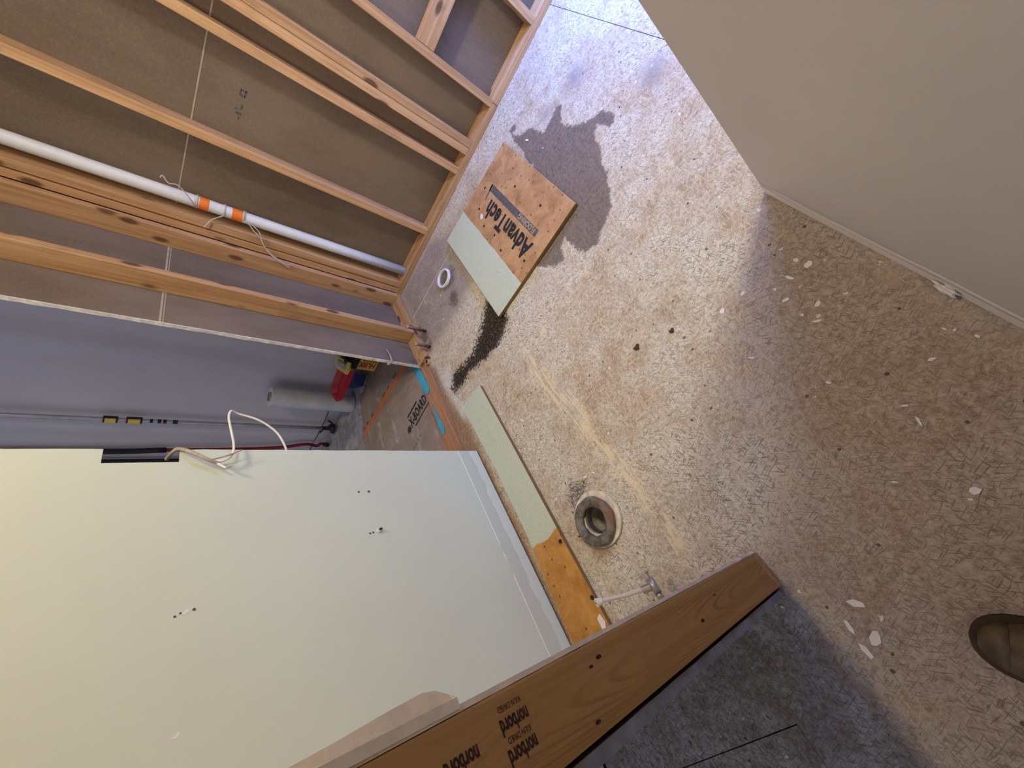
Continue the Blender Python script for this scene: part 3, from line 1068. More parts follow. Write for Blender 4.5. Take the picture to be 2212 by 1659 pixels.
# ---------------------------------------------------------------- next room seen through the opening
far_floor = tag(build('floor_next_room', bx(-4.2, XL - D - 0.012, 0.2, 2.36, -0.012, 0.0005), 'protection'), 'floor of the next room under protection board', kind='structure')
wall_far = tag(empty('wall_far', (-2.6, 2.36, 0)), 'pale grey wall of the next room', kind='structure')
build('wall_panel', bx(-4.2, XL - D - DW - 0.002, 2.345, 2.43, 0.0, CEIL), 'grey_wall_paint', wall_far)
tag(build('baseboard_far', bx(-4.2, -1.34, 2.327, 2.3445, 0.001, 0.098, 0.004), 'baseboard_white'), 'low white baseboard on the grey wall', kind='structure')
wall_far2 = tag(build('wall_far_end', bx(-4.3, -4.2, 0.2, 2.43, 0, CEIL), 'grey_wall_paint'), 'end wall of the next room', kind='structure')

strip_pts = [(-1.262, 1.690), (-1.292, 0.93), (-1.44, 0.93), (-1.36, 1.74)]
thr = tag(build('floor_edge_strip', prism(strip_pts, 0.001, 0.014), 'stained_strip'), 'rough brown wooden floor strip across the foot of the opening', 'wood strip')

pb = tag(empty('floor_protection_board', (-1.8, 1.6, 0)), 'brown paper floor protection board with black print and an orange stripe', 'floor covering')
build('paper_sheet', prism([(-1.372, 1.85), (-1.385, 1.45), (-1.43, 0.90), (-2.45, 0.90), (-2.45, 2.31), (-1.36, 2.31)], 0.0145, 0.0165), 'protection', pb)
ztop = 0.0165
build('printed_stripe', bx(-2.45, -1.375, 1.850, 1.884, ztop, ztop + 0.0004), 'orange_print', pb)
lettering('X-BOARD', 0.086, (-1.595, 1.472, ztop), (1, 0.09, 0), (-0.09, 1, 0), 'ink', pb, bold=0.0045, squeeze=0.52, space=1.12)
lettering('X-BOARD', 0.088, (-2.03, 1.285, ztop), (1, 0.09, 0), (-0.09, 1, 0), 'ink', pb, bold=0.0045, squeeze=0.52, space=1.12)
build('print_bar', prism([(-1.605, 1.548), (-1.47, 1.560), (-1.47, 1.573), (-1.605, 1.561)], ztop, ztop + 0.0004), 'ink', pb)
build('print_bar', prism([(-1.56, 1.456), (-1.375, 1.473), (-1.375, 1.463), (-1.56, 1.446)], ztop, ztop + 0.0004), 'ink', pb)
star = [(-1.625 + (0.034 if k % 2 else 0.015) * math.cos(k * math.pi / 8), 1.478 + (0.034 if k % 2 else 0.015) * math.sin(k * math.pi / 8)) for k in range(16)]
build('print_star', prism(star, ztop, ztop + 0.0004), 'ink', pb)
lettering('IX A K N', 0.034, (-1.655, 1.335, ztop), (1, 0.25, 0), (-0.25, 1, 0), 'ink_grey', pb, squeeze=0.9)
for xx, w_ in ((-1.60, 0.045), (-1.70, 0.03), (-1.78, 0.05), (-1.98, 0.04), (-2.06, 0.03), (-2.14, 0.05), (-2.27, 0.03)):
    build('print_mark', bx(xx, xx + w_, 1.896, 1.912, ztop, ztop + 0.0004), 'ink_grey', pb)

t1 = tag(build('tape_strip', prism([(-1.335, 1.80), (-1.318, 1.535), (-1.345, 1.512), (-1.375, 1.53), (-1.390, 1.80)], 0.0168, 0.0176), 'blue_tape'),
         'longer blue tape strip under the cut drywall edge', 'tape')
t2 = tag(build('tape_strip', prism([(-1.360, 1.440), (-1.338, 1.245), (-1.362, 1.215), (-1.385, 1.235)], 0.0168, 0.0176), 'blue_tape'),
         'shorter tapering blue tape strip beside the X-BOARD print', 'tape')

# plastic film on the floor and hanging film on the wall
bm = bmesh.new()
NXF, NYF = 44, 26
gr = []
for i in range(NXF + 1):
    row = []
    for j in range(NYF + 1):
        u, v = i / NXF, j / NYF
        yy = 2.30 - v * 1.2
        edge = -2.07 - 0.10 * v + 0.03 * math.sin(v * 9) - 0.20 * v * v
        xx = edge - u * 1.3
        zz = 0.0174 + 0.0022 * (math.sin(xx * 31 + yy * 9) * math.sin(yy * 23 - xx * 11) + 1) * (0.25 + 0.75 * min(1, u * 6))
        row.append(bm.verts.new((xx, yy, zz)))
    gr.append(row)
for i in range(NXF):
    for j in range(NYF):
        bm.faces.new((gr[i][j], gr[i + 1][j], gr[i + 1][j + 1], gr[i][j + 1]))
tag(build('plastic_film', bm, 'film', smooth=True), 'crumpled clear plastic film spread over the floor of the next room', 'plastic sheet')
bm = bmesh.new()
gr = []
for i in range(121):
    u = i / 120
    xx = -1.45 - u * 2.6
    row = []
    for j in range(9):
        v = j / 8
        fold = 0.012 * math.sin(xx * 13 + 0.6 * v) + 0.008 * math.sin(xx * 29 - 1.2 * v + 1.0) + 0.006 * math.sin(xx * 5)
        row.append(bm.verts.new((xx + 0.02 * v, 2.318 + fold * (0.55 + 0.45 * v), 0.112 + v * 2.2)))
    gr.append(row)
for i in range(120):
    for j in range(8):
        bm.faces.new((gr[i][j], gr[i + 1][j], gr[i + 1][j + 1], gr[i][j + 1]))
sheet = tag(build('hanging_sheet', bm, 'grey_wall_paint', smooth=True), 'grey plastic dust sheet hanging in soft folds behind the opening', 'plastic sheet')

# roll of film
rc = (-2.17, 2.215)
roll = tag(empty('film_roll', (rc[0], rc[1], 0.02)), 'upright white roll of plastic film against the grey sheet', 'roll')
build('wound_film', lathe([(0.034, 0.0), (0.066, 0.0), (0.068, 0.01), (0.068, 0.52), (0.066, 0.555), (0.034, 0.555)], (rc[0], rc[1], 0.022), 32, closed=True), 'film_roll', roll)
build('cardboard_core', lathe([(0.0335, 0.0), (0.0335, 0.565), (0.030, 0.565), (0.030, 0.0)], (rc[0], rc[1], 0.0215), 28, closed=True), 'pipe_grey', roll)
for o in roll.children:
    smooth_by_angle(o, 40)

# spring pole of the dust barrier
px, py = -2.515, 2.262
pole = tag(empty('barrier_pole', (px, py, 0.03)), 'slim grey metal barrier pole with black and yellow grips', 'pole')
build('pole_tube', tube([(px, py, 0.06), (px, py, 1.22), (px, py, 2.30)], 0.0125, 14, 2), 'pole_metal', pole, smooth=True)
for z0, z1 in ((1.190, 1.262), (1.298, 1.362)):
    gp = build('pole_grip', tube([(px, py, z0), (px, py, z1)], 0.0205, 16, 0), 'label_black', pole)
    build('grip_band', bx(px - 0.010, px + 0.021, py - 0.0215, py - 0.010, z0 + 0.008, z1 - 0.008, 0.002), 'label_yellow', gp)
for z0, z1 in ((1.14, 1.155), (1.10, 1.118), (1.075, 1.092), (1.02, 1.045)):
    build('pole_marking', tube([(px, py, z0), (px, py, z1)], 0.0129, 14, 0), 'label_black', pole)
build('pole_foot', lathe([(0.0, 0.0), (0.040, 0.0), (0.042, 0.012), (0.018, 0.03), (0.015, 0.09), (0.0, 0.09)], (px, py, 0.035), 20), 'label_black', pole)
build('pole_lever', tube([(px + 0.01, py, 0.09), (px + 0.07, py - 0.01, 0.075), (px + 0.10, py - 0.01, 0.11)], 0.008, 8, 4), 'label_black', pole)
build('pole_lever', tube([(px - 0.01, py, 0.11), (px - 0.045, py - 0.01, 0.13)], 0.007, 8, 4), 'label_black', pole)

# red and black extension cord hanging in two strands
cord = tag(empty('extension_cord', (-2.8, 2.26, 0.02)), 'dark red extension cord hanging beside the green board edge', 'cord')
build('cord_strand', tube([(-2.70, 2.25, 0.052), (-2.735, 2.285, 0.062), (-2.765, 2.285, 0.09), (-2.745, 2.285, 0.175), (-2.79, 2.285, 0.366), (-2.815, 2.285, 0.669), (-2.828, 2.285, 1.06)], 0.0125, 8, 6), 'cord_red', cord, smooth=True)
build('cord_strand', tube([(-2.828, 2.285, 1.04), (-2.846, 2.285, 1.35), (-2.850, 2.285, 2.2)], 0.0190, 8, 6), 'cord_black', cord, smooth=True)
build('cord_strand', tube([(-2.935, 2.27, 0.04), (-2.94, 2.285, 0.5), (-2.945, 2.285, 1.0), (-2.948, 2.285, 1.35), (-2.940, 2.285, 2.2)], 0.016, 8, 6), 'cord_black', cord, smooth=True)
build('cord_plug', tube([(-2.70, 2.25, 0.052), (-2.665, 2.215, 0.045)], 0.017, 10, 0), 'cord_black', cord)

# yellow box of bags, red scoop, blue carton
bxn = tag(empty('cardboard_box', (-1.70, 2.20, 0.017)), 'upright black carton with a yellow panel and red letters', 'box')
build('carton', bx(-1.772, -1.56, 2.152, 2.262, 0.0175, 0.235, 0.004), 'label_black', bxn)
build('yellow_panel', bx(-1.768, -1.668, 2.1512, 2.1535, 0.020, 0.150, 0.0005), 'label_yellow', bxn)
lettering('HUSK', 0.062, (-1.701, 2.1512, 0.030), (0, 0, 1), (-1, 0, 0), 'label_red', bxn, bold=0.0025, squeeze=0.72, shear=0.12)
lettering('CONTRACTOR', 0.016, (-1.680, 2.1512, 0.030), (0, 0, 1), (-1, 0, 0), 'label_black', bxn, bold=0.0006, squeeze=0.9)

scoop = tag(empty('red_scoop', (-1.85, 2.14, 0.19)), 'red plastic scoop tray with a yellow end lying across the carton', 'scoop')
outer = [(-1.70, 2.045), (-1.83, 2.235), (-1.985, 2.205), (-2.028, 2.150), (-1.985, 2.030), (-1.955, 2.022), (-1.80, 2.035)]
cx_, cy_ = sum(p[0] for p in outer) / 7, sum(p[1] for p in outer) / 7
inner = [(cx_ + (x - cx_) * 0.74, cy_ + (y - cy_) * 0.74) for x, y in outer]
bm = bmesh.new()
zt, zb = 0.236, 0.205
rings = [[bm.verts.new((cx_ + (x - cx_) * 0.9, cy_ + (y - cy_) * 0.9, zb - 0.006)) for x, y in outer], [bm.verts.new((x, y, zt)) for x, y in outer],
         [bm.verts.new((cx_ + (x - cx_) * 0.93, cy_ + (y - cy_) * 0.93, zt)) for x, y in outer], [bm.verts.new((x, y, zb)) for x, y in inner]]
for ra, rb in zip(rings, rings[1:]):
    for k in range(7):
        bm.faces.new((ra[k], ra[(k + 1) % 7], rb[(k + 1) % 7], rb[k]))
bm.faces.new(rings[-1])
bm.faces.new(rings[0][::-1])
bmesh.ops.bevel(bm, geom=bm.edges[:], offset=0.003, segments=2, affect='EDGES')
build('tray', bm, 'label_red', scoop)
build('yellow_end', prism([(-1.662, 2.075), (-1.700, 2.043), (-1.745, 2.05), (-1.845, 2.225), (-1.835, 2.275), (-1.79, 2.29)], 0.237, 0.250), 'label_yellow', scoop)
build('grip', prism([(-1.705, 2.10), (-1.735, 2.085), (-1.800, 2.205), (-1.775, 2.235)], 0.2505, 0.262), 'pole_metal', scoop)
build('handle', tube([(-1.68, 2.10, 0.255), (-1.66, 2.20, 0.262), (-1.60, 2.28, 0.25)], 0.017, 10, 5), 'label_black', scoop, smooth=True)

blu = tag(empty('blue_carton', (-1.97, 2.24, 0.017)), 'small dark blue carton in a clear bag under the red scoop', 'box')
build('carton', prism([(-1.865, 2.215), (-1.945, 2.180), (-2.050, 2.26), (-1.985, 2.310)], 0.0265, 0.100), 'blue_plastic', blu)
build('clear_bag', prism([(-1.850, 2.200), (-1.955, 2.150), (-2.060, 2.160), (-2.090, 2.25), (-2.06, 2.318), (-1.98, 2.322)], 0.0225, 0.026), 'film', blu)

# ---------------------------------------------------------------- pipes and fittings
# vent pipe in the stud bay
vx, vy, vr = -1.066, 2.392, 0.0285
pipe = tag(empty('vent_pipe', (vx, vy, 0.03)), 'tall white plastic pipe standing in the corner stud bay', 'pipe')
pt = [(vx + 0.001 - 0.012 * z / 1.7, vy, z) for z in (0.0385, 0.5, 1.0, 1.5, 2.0, 2.40)]
build('pipe_tube', tube(pt, vr, 28, 0), 'pvc_white', pipe, smooth=True)
build('pipe_collar', lathe([(vr + 0.0005, 0), (vr + 0.006, 0), (vr + 0.006, 0.006), (vr + 0.0005, 0.006)], (vx, vy, 0.0383), 28, closed=True), 'pole_metal', pipe)
for z0, z1 in ((0.955, 0.999), (1.093, 1.131)):
    xx = vx + 0.001 - 0.012 * z0 / 1.7
    build('tape_band', tube([(xx, vy, z0), (xx - 0.0003, vy, z1)], vr + 0.0012, 28, 0), 'orange_tape', pipe)


def pz(z):
    return vx + 0.001 - 0.012 * z / 1.7


def twine(pts, label, r=0.0026):
    bm = tube(pts, r, 6, 6)
    return tag(build('twine', bm, 'twine', smooth=True), label, 'twine', 'twine tied to the white pipe')


def wrap(z, rr, a0, a1, n=9, dz=0.0):
    return [(pz(z) + rr * math.cos(a), vy + rr * math.sin(a), z + dz * k / n) for k, a in enumerate(np.linspace(a0, a1, n))]


twine(wrap(1.140, vr + 0.003, 1.0, -2.3, 10) + [(-1.058, 2.350, 1.160), (-1.020, 2.342, 1.195), (-1.003, 2.340, 1.222), (-1.008, 2.340, 1.250), (-0.985, 2.342, 1.272), (-0.995, 2.34, 1.28)],
      'frayed twine end curling above the upper orange tape band')
twine(wrap(1.030, vr + 0.003, 1.0, -2.0, 8) + [(-1.090, 2.345, 1.045), (-1.115, 2.335, 1.075), (-1.160, 2.322, 1.098)],
      'short straight twine end between the two orange tape bands')
twine(wrap(0.950, vr + 0.003, 0.5, -1.9, 7) + [(-1.080, 2.350, 0.925), (-1.100, 2.330, 0.898), (-1.125, 2.322, 0.862), (-1.165, 2.318, 0.835), (-1.195, 2.300, 0.790), (-1.215, 2.290, 0.73), (-1.222, 2.285, 0.702)],
      'long looped twine tail hanging below the lower orange tape band', 0.0024)
twine(wrap(0.944, vr + 0.003, 0.5, -1.7, 7) + [(-1.075, 2.345, 0.915), (-1.095, 2.326, 0.875), (-1.142, 2.31, 0.850), (-1.185, 2.305, 0.800), (-1.205, 2.290, 0.742), (-1.212, 2.288, 0.70)],
      'second twine strand hanging beside the long looped tail', 0.0022)

# white pipe mouth in the floor near the corner
ring = tag(empty('drain_stub', (*RING, 0)), 'open white drain pipe mouth in the floor by the corner studs', 'pipe')
o = build('pipe_rim', lathe([(0.0465, -0.20), (0.0465, 0.012), (0.048, 0.015), (0.057, 0.015), (0.0590, 0.012), (0.0590, 0.0005), (0.0500, 0.0005)], (*RING, 0), 40), 'white_rim', ring)
smooth_by_angle(o, 40)
build('pipe_bottom', lathe([(0.0, 0), (0.046, 0)], (*RING, -0.11), 32), 'dark_void', ring)
build('pipe_liner', lathe([(0.0462, -0.105), (0.0462, 0.004)], (*RING, 0), 40), 'pipe_grey', ring, smooth=True)

# toilet flange with the old wax ring
fl = tag(empty('toilet_flange', (*FLANGE, 0)), 'old toilet floor flange with a dirty grey wax ring', 'flange')
fx, fy = FLANGE
o = build('flange_plate', lathe([(0.051, 0.0008), (0.097, 0.0008), (0.0985, 0.005), (0.097, 0.010), (0.051, 0.010)], (fx, fy, 0), 48, closed=True), 'flange_cream', fl)
smooth_by_angle(o, 40)
wb = lathe([(0.048, 0.009), (0.078, 0.009), (0.085, 0.013), (0.0855, 0.020), (0.081, 0.026), (0.070, 0.029), (0.057, 0.028), (0.050, 0.022)], (fx - 0.009, fy - 0.004, 0), 56, closed=True, jitter=0.0014)
build('wax_ring', wb, 'wax', fl, smooth=True)
build('drain_pipe', lathe([(0.050, 0.006), (0.050, -0.045), (0.041, -0.055), (0.041, -0.20)], (fx, fy, 0), 40), 'pipe_grey', fl, smooth=True)
build('drain_pipe_mouth', lathe([(0.044, 0.004), (0.044, -0.020)], (fx, fy, 0), 40), 'ink_grey', fl, smooth=True)
build('drain_bottom', prism([(fx + 0.041 * math.cos(q), fy + 0.041 * math.sin(q)) for q in np.linspace(0, 6.283, 25)[:-1]], -0.20, -0.19), 'pipe_grey', fl)
for ang in (0.5, 2.9, 4.6):
    q = ang
    sx_, sy_ = fx + 0.086 * math.cos(q), fy + 0.086 * math.sin(q)
    build('bolt_slot', bx(sx_ - 0.008, sx_ + 0.008, sy_ - 0.004, sy_ + 0.004, 0.0082, 0.0090), 'dark_void', fl)
build('closet_bolt', tube([(fx - 0.088, fy - 0.012, 0.010), (fx - 0.098, fy - 0.010, 0.026)], 0.004, 8, 0), 'pipe_brown', fl)

# cut off supply pipes at the foot of the open studs
for (x, y, h, lab) in ((-1.165, 1.876, 0.128, 'brown supply pipe stub at the foot of the open stud'),
                       (-1.188, 1.752, 0.102, 'brown supply pipe stub nearer the cut drywall edge')):
    s_ = tag(empty('pipe_stub', (x, y, 0)), lab, 'pipe', 'cut supply pipes by the open studs')
    build('pipe_tube', tube([(x, y, 0.0005), (x - 0.001, y, h)], 0.0095, 16, 0), 'pipe_brown', s_, smooth=True)
    build('pipe_mouth', lathe([(0.0045, 0), (0.0102, 0), (0.0102, 0.016), (0.0045, 0.016)], (x - 0.001, y, h - 0.008), 16, closed=True), 'pipe_end', s_)
# short sleeve beside the end of the plate
hs = tag(empty('pipe_sleeve', (-1.246, 1.676, 0)), 'short open pipe sleeve at the end of the sole plate', 'pipe')
build('sleeve', lathe([(0.014, 0.001), (0.018, 0.001), (0.018, 0.026), (0.014, 0.026)], (-1.246, 1.676, 0), 20, closed=True), 'pipe_end', hs)
build('sleeve_hole', lathe([(0.0, 0.018), (0.0138, 0.018)], (-1.246, 1.676, 0), 20), 'dark_void', hs)

# curled strip on the cut drywall edge
plain('curl_tan', (0.40, 0.35, 0.24), 0.8, 0.1)
tag(build('paper_curl', tube([(-1.300, 1.797, 0.222), (-1.299, 1.76, 0.214), (-1.298, 1.725, 0.214), (-1.297, 1.695, 0.218), (-1.296, 1.672, 0.232), (-1.296, 1.655, 0.252)], 0.0035, 8, 5, r1=0.007), 'curl_tan', smooth=True),
    'pale curled strip sticking out past the cut drywall edge', 'scrap')

# shut-off valve and capped supply tube by the partition
vz = 0.105
vl = tag(empty('shutoff_valve', (-0.70, 0.05, vz)), 'small grey shut-off valve on the partition near the flange', 'valve')
build('escutcheon', tube([(-0.715, 0.0412, vz), (-0.715, 0.046, vz)], 0.030, 24, 0), 'pipe_brown', vl)
build('valve_stub', tube([(-0.715, 0.044, vz), (-0.715, 0.075, vz)], 0.009, 14, 0), 'brass_grey', vl, smooth=True)
build('valve_body', tube([(-0.715, 0.066, vz), (-0.715, 0.110, vz)], 0.0115, 16, 0), 'brass_grey', vl, smooth=True)
build('valve_stem', tube([(-0.715, 0.110, vz), (-0.712, 0.126, vz)], 0.006, 12, 0), 'chrome', vl)
build('valve_handle', tube([(-0.712, 0.126, vz), (-0.712, 0.131, vz)], 0.0135, 8, 0), 'chrome', vl)
build('valve_outlet', tube([(-0.722, 0.090, vz + 0.002), (-0.748, 0.094, vz + 0.010)], 0.0115, 16, 0), 'brass_grey', vl)
st = tag(empty('supply_tube', (-0.85, 0.12, 0.12)), 'beige plastic supply tube with a white end cap', 'tube')
build('tube_body', tube([(-0.736, 0.0925, vz + 0.006), (-0.80, 0.108, vz + 0.022), (-0.872, 0.131, vz + 0.055)], 0.0065, 12, 5), 'cpvc', st, smooth=True)
e0, e1 = Vector((-0.868, 0.130, vz + 0.051)), Vector((-0.879, 0.131, vz + 0.066))
o = build('tube_cap', tube([e0, e0.lerp(e1, 0.5), e1], 0.0095, 18, 0, r1=0.0125), 'cpvc_end', st)
nn = (e1 - e0).normalized()
build('cap_hole', tube([e1 + nn * 0.0002, e1 + nn * 0.0008], 0.003, 10, 0), 'dark_void', st)

# electric cable sticking out of the box notch
cab = tag(empty('electric_cable', (-1.19, 0.95, 1.0)), 'looped cream electric cable hanging from the notch in the green board', 'cable')
build('cable_jacket', tube([(-1.262, 0.985, 1.160), (-1.225, 0.982, 1.150), (-1.200, 0.974, 1.138), (-1.180, 0.945, 1.110), (-1.178, 0.915, 1.070), (-1.180, 0.905, 1.045)], 0.0055, 8, 6), 'cable_sheath', cab, smooth=True)
build('cable_wire', tube([(-1.180, 0.925, 1.080), (-1.178, 0.910, 1.050), (-1.175, 0.915, 1.028), (-1.180, 0.940, 1.011), (-1.185, 0.985, 1.006), (-1.187, 1.050, 1.012), (-1.187, 1.100, 1.016), (-1.190, 1.130, 1.008), (-1.200, 1.128, 0.985), (-1.205, 1.108, 0.925), (-1.215, 1.065, 0.872), (-1.228, 1.010, 0.845), (-1.240, 0.970, 0.838)], 0.0038, 8, 6), 'cable', cab, smooth=True)
build('cable_wire', tube([(-1.180, 0.905, 1.050), (-1.176, 0.892, 1.040), (-1.170, 0.880, 1.030)], 0.0036, 8, 5), 'chip_white', cab, smooth=True)
build('cable_wire', tube([(-1.180, 0.915, 1.075), (-1.172, 0.925, 1.03), (-1.168, 0.945, 0.99)], 0.0022, 8, 5), 'cable_sheath', cab, smooth=True)

# ---------------------------------------------------------------- loose boards
b1 = empty('floor_board_offcut', (-0.374, 1.741, 0))
tag(b1, 'square orange flooring offcut printed AdvanTech with a grey-green patch', 'board')
bpts = [(-0.070, 2.090), (-0.074, 1.368), (-0.678, 1.374), (-0.674, 2.118)]
bb = prism(bpts, 0.003, 0.0215)
bmesh.ops.bevel(bb, geom=bb.edges[:], offset=0.0012, segments=1, affect='EDGES')
board = build('board_panel', bb, 'cut_board', b1, origin=(-0.374, 1.741, 0.012))
zt = 0.0215
AT = -0.338
lettering('AdvanTech', 0.122, (AT + 0.018, 1.452, zt), (0, 1, 0), (-1, 0, 0), 'ink', b1, bold=0.0048, squeeze=0.80, space=1.07)
build('print_bar', prism([(-0.258, 1.470), (-0.258, 1.985), (-0.292, 1.985), (-0.292, 1.470)], zt, zt + 0.0005), 'ink_grey', b1)
lettering('FLOORING', 0.036, (-0.262, 1.490, zt + 0.0005), (0, 1, 0), (-1, 0, 0), 'board_tan' if 'board_tan' in MAT else 'pipe_end', b1, bold=0.0008, squeeze=0.92)
build('print_tail', prism([(-0.258, 1.978), (-0.258, 1.990), (-0.345, 1.975), (-0.345, 1.966)], zt, zt + 0.0005), 'ink_grey', b1)
for x, y in ((-0.175, 1.555), (-0.19, 1.80), (-0.30, 2.03), (-0.44, 1.86), (-0.455, 1.63), (-0.40, 1.44), (-0.40, 1.98), (-0.43, 1.74)):
    q = [(x + 0.006 * math.cos(a_) * (1.4 if k % 2 else 1), y + 0.0075 * math.sin(a_)) for k, a_ in enumerate(np.linspace(0, 6.283, 9)[:-1])]
    build('ink_spot', prism(q, zt, zt + 0.0005), 'ink', b1)

b2 = empty('floor_board_strip', (-1.085, 0.64, 0))
tag(b2, 'long narrow floor board lying along the green wall, half grey-green', 'board')
pts = [(-0.986, 1.212), (-0.988, 0.80), (-0.994, 0.40), (-0.998, 0.062), (-1.186, 0.062), (-1.158, 0.40), (-1.150, 0.47), (-1.140, 0.80), (-1.150, 1.10), (-1.160, 1.205), (-1.118, 1.205), (-1.105, 1.222), (-1.062, 1.218), (-1.040, 1.226), (-1.010, 1.218)]
bb = prism(pts, 0.0015, 0.0195)
bmesh.ops.bevel(bb, geom=bb.edges[:], offset=0.0012, segments=1, affect='EDGES')
build('board_panel', bb, 'strip_board', b2, origin=(-1.085, 0.64, 0.010))
for x, y in ((-1.010, 0.385), (-1.005, 0.17)):
    build('plugged_hole', prism([(x + 0.0085 * math.cos(a_), y + 0.0085 * math.sin(a_)) for a_ in np.linspace(0, 6.283, 13)[:-1]], 0.0195, 0.0202), 'ink', b2)

# ---------------------------------------------------------------- paint chips and debris on the floor
CHIPS = [(0.165, 0.529, 12), (0.17, 0.497, 18), (0.122, 0.506, 14), (0.08, 0.511, 8), (0.025, 0.571, 12), (0.074, 0.468, 12), (0.108, 0.403, 16), (0.067, 0.409, 7), (0.075, 0.372, 12), (-0.046, 0.579, 14), (-0.013, -0.085, 24), (-0.394, -0.188, 20), (-0.366, -0.226, 30), (-0.402, -0.238, 26), (-0.345, -0.158, 26), (-0.984, -0.166, 14), (-0.092, 0.415, 9), (0.14, 0.149, 12), (-0.098, -0.003, 9), (0.028, 0.067, 14), (-0.021, 0.241, 9), (-0.887, 0.892, 9), (-0.733, 0.496, 7), (-0.771, 0.505, 8), (0.002, 1.941, 9), (0.2, 0.181, 8), (0.208, 0.168, 7), (0.218, 0.134, 9), (0.171, 0.581, 7), (0.037, 0.106, 10), (-0.491, -0.1, 8), (-0.43, -0.09, 8)]


CHIP_LABELS = [
    'white paint chip, upper of a close pair below the rounded wall corner',
    'largest white paint chip of the close pair below the rounded wall corner',
    'smudged white paint chip just past the close pair by the wall corner',
    'tiny white paint chip on the edge of the shadow near the close pair',
    'white paint chip where the pale floor turns brown below the wall corner',
    'white paint chip in the shaded brown floor below the smudged chip',
    'long white paint chip farthest into the brown floor from the close pair',
    'tiny white paint chip between the long chip and the flat sliver',
    'flat white paint sliver beside the tiny chip on the brown floor',
    'white paint chip on the pale floor at the very end of the shadow edge',
    'large angular white paint chip alone on the brown floor',
    'white plaster chip beside the shadow edge of the bare end stud, first of four',
    'largest white plaster chip of the four beside the end stud shadow',
    'white plaster chip lying closest to the dark floor behind the partition',
    'white plaster chip nearest the end stud of the four by its shadow',
    'white paint chip alone on the dark bluish floor behind the partition',
    'small white paint chip on the pale brown floor in the middle of the room',
    'white paint chip on the brown floor below the broken plaster lump',
    'small white paint chip on the brown floor next to the large angular chip',
    'white paint chip on the brown floor above the large angular chip',
    'small white paint chip in the middle of the brown floor, level with the wall lump',
    'white paint chip on the floor beside the middle of the long board',
    'small white paint chip next to the flange, farther from the sooty patch',
    'small white paint chip next to the flange on the sooty patch',
    'white paint chip lying on the dark wet stain',
    'white paint chip of a pair close to the base of the painted wall',
    'smaller white paint chip of the pair close to the base of the painted wall',
    'white paint chip close to the painted wall base, just past the pair',
    'small white paint chip closest to the rounded wall corner',
    'white paint chip on the brown floor beside the chip above the angular one',
    'small white paint chip on the dark floor at the foot of the hall-side drywall',
    'small white paint chip at the outer corner of the bare end stud',
]


for ci, (x, y, s_) in enumerate(CHIPS):
    dep = x * FWD.x + y * FWD.y - CAM_H * FWD.z
    r = s_ / 2 * dep / 868 * 0.80
    el = 1.0 + random.random() * 0.9
    a0 = random.random() * 3.14
    nk = random.choice((5, 6, 7))
    pts = []
    for k in range(nk):
        q = 2 * math.pi * k / nk
        rr = r * (0.75 + 0.5 * random.random())
        u, v = rr * el * math.cos(q), rr / el * 1.1 * math.sin(q)
        pts.append((x + u * math.cos(a0) - v * math.sin(a0), y + u * math.sin(a0) + v * math.cos(a0)))
    tag(build('paint_chip', prism(pts, 0.0008, 0.0022), 'chip_white'), CHIP_LABELS[ci], 'paint chip', 'white paint chips on the floor')
tag(build('paint_chip', prism([(-0.418, 1.935), (-0.405, 1.94), (-0.408, 1.912), (-0.425, 1.905), (-0.43, 1.92)], 0.0225, 0.0240), 'chip_white'),
    'white paint chip lying on the printed orange board', 'paint chip', 'white paint chips on the floor')
tag(build('paint_chip', prism([(-1.01, 0.118), (-1.004, 0.09), (-1.02, 0.065), (-1.03, 0.075), (-1.028, 0.11)], 0.0204, 0.0222), 'chip_white'),
    'white paint chip lying on the orange end of the long board', 'paint chip', 'white paint chips on the floor')
for x, y, r, lab in ((-0.305, 0.71, 0.011, 'dry brown crumb on the pale floor, closer to the orange board'),
                     (-0.185, 0.655, 0.008, 'small dark crumb on the pale floor, closer to the painted wall')):
    bm = bmesh.new()
    bmesh.ops.create_icosphere(bm, subdivisions=2, radius=1)
    for v in bm.verts:
        k = 1 + 0.35 * math.sin(v.co.x * 7 + v.co.y * 5) * math.cos(v.co.z * 6)
        v.co = Vector((x + v.co.x * r * k, y + v.co.y * r * 0.8 * k, 0.004 + max(-0.5, v.co.z) * 0.005 * k + 0.0015))
    tag(build('crumb', bm, 'leaf_debris'), lab, 'crumb')

# ---------------------------------------------------------------- toe of the photographer's boot
ax = Vector((-0.70, 0.714, 0)).normalized()       # heel -> toe
sd = Vector((ax.y, -ax.x, 0))                     # towards the right of the boot
toe = Vector((-0.216, -0.272, 0))
bt = tag(empty('work_boot', toe - ax * 0.15), 'scuffed dark brown leather work boot standing in the doorway', 'boot')


def foot_outline(u):
    """half widths (left, right) at u metres behind the toe tip"""
    a_ = min(1.0, u / 0.075)
    wv = math.sqrt(max(0.0, 1 - (1 - a_) ** 2))
    ball = 0.052 - 0.014 * max(0, min(1, (u - 0.11) / 0.08)) + 0.004 * max(0, min(1, (u - 0.20) / 0.05))
    heel = math.sqrt(max(0.0, 1 - max(0, (u - 0.255) / 0.045) ** 2))
    return wv * ball * heel


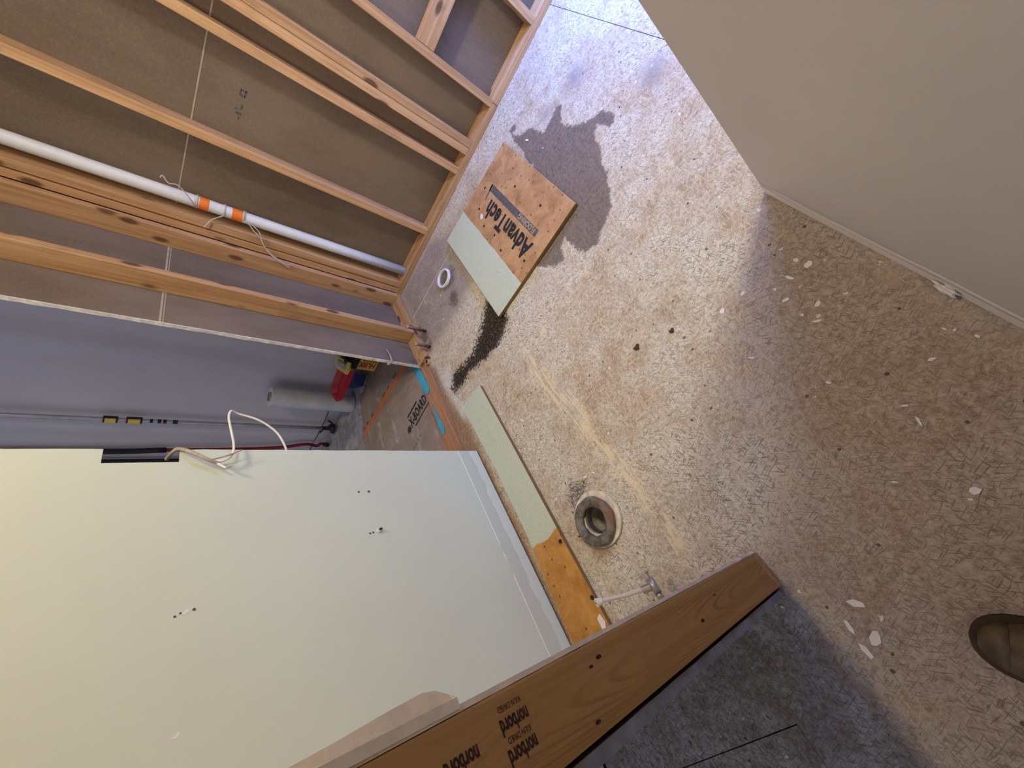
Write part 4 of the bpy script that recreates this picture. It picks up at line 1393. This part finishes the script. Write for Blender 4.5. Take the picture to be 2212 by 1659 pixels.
US = [0.0, 0.003, 0.008, 0.016, 0.028, 0.045, 0.065, 0.09, 0.115, 0.14, 0.165, 0.19, 0.215, 0.24, 0.26, 0.28, 0.292, 0.2985]
left = [toe - ax * u - sd * (foot_outline(u) * 1.04 + 0.001) for u in US]
right = [toe - ax * u + sd * (foot_outline(u) * 1.04 + 0.001) for u in US]
outl = [(p.x, p.y) for p in left] + [(p.x, p.y) for p in right[::-1]]
build('sole', prism(outl, 0.0005, 0.019), 'boot_sole', bt)
left = [toe - ax * (u * 0.985 - 0.002) - sd * (foot_outline(u) * 1.06 + 0.002) for u in US]
right = [toe - ax * (u * 0.985 - 0.002) + sd * (foot_outline(u) * 1.06 + 0.002) for u in US]
build('welt', prism([(p.x, p.y) for p in left] + [(p.x, p.y) for p in right[::-1]], 0.0192, 0.0265), 'boot_welt', bt)


def boot_shell(u0, u1, grow, name, mat):
    bm = bmesh.new()
    prv = None
    for u in US:
        if u < u0 or u > u1:
            continue
        wv = foot_outline(max(u - 0.006, 0.0015)) * 0.90 + grow
        hgt = 0.028 + 0.052 * math.sqrt(min(1.0, max(0.02, u / 0.06))) + 0.055 * max(0, min(1, (u - 0.09) / 0.10)) + grow
        hgt = hgt - 0.026
        ring_ = []
        for k in range(17):
            q = math.pi * k / 16
            cc, ss = math.cos(q), math.sin(q)
            ring_.append(bm.verts.new(toe - ax * u + sd * (wv * math.copysign(abs(cc) ** 0.75, cc)) + Vector((0, 0, 0.024 + hgt * ss ** 0.8))))
        if prv:
            for k in range(16):
                bm.faces.new((prv[k], prv[k + 1], ring_[k + 1], ring_[k]))
        else:
            bm.faces.new(ring_)
        prv = ring_
    bm.faces.new(prv[::-1])
    return build(name, bm, mat, bt, smooth=True)


boot_shell(0.008, 0.30, 0.0, 'upper', 'boot_leather')
boot_shell(0.008, 0.060, 0.0014, 'toe_cap', 'boot_leather')
hc = toe - ax * 0.235
sh = lathe([(0.046, 0.09), (0.046, 0.16), (0.048, 0.20), (0.044, 0.20), (0.042, 0.10)], (hc.x, hc.y, 0), 24)
build('shaft', sh, 'boot_leather', bt, smooth=True)
for k in range(4):
    u = 0.115 + 0.02 * k
    zc = 0.028 + 0.052 + 0.055 * max(0, min(1, (u - 0.09) / 0.10)) + 0.002
    c0 = toe - ax * u
    build('lace', tube([c0 - sd * 0.022 + Vector((0, 0, zc - 0.010)), c0 + Vector((0, 0, zc)), c0 + sd * 0.022 - ax * 0.008 + Vector((0, 0, zc - 0.008))], 0.0025, 6, 4), 'twine', bt)
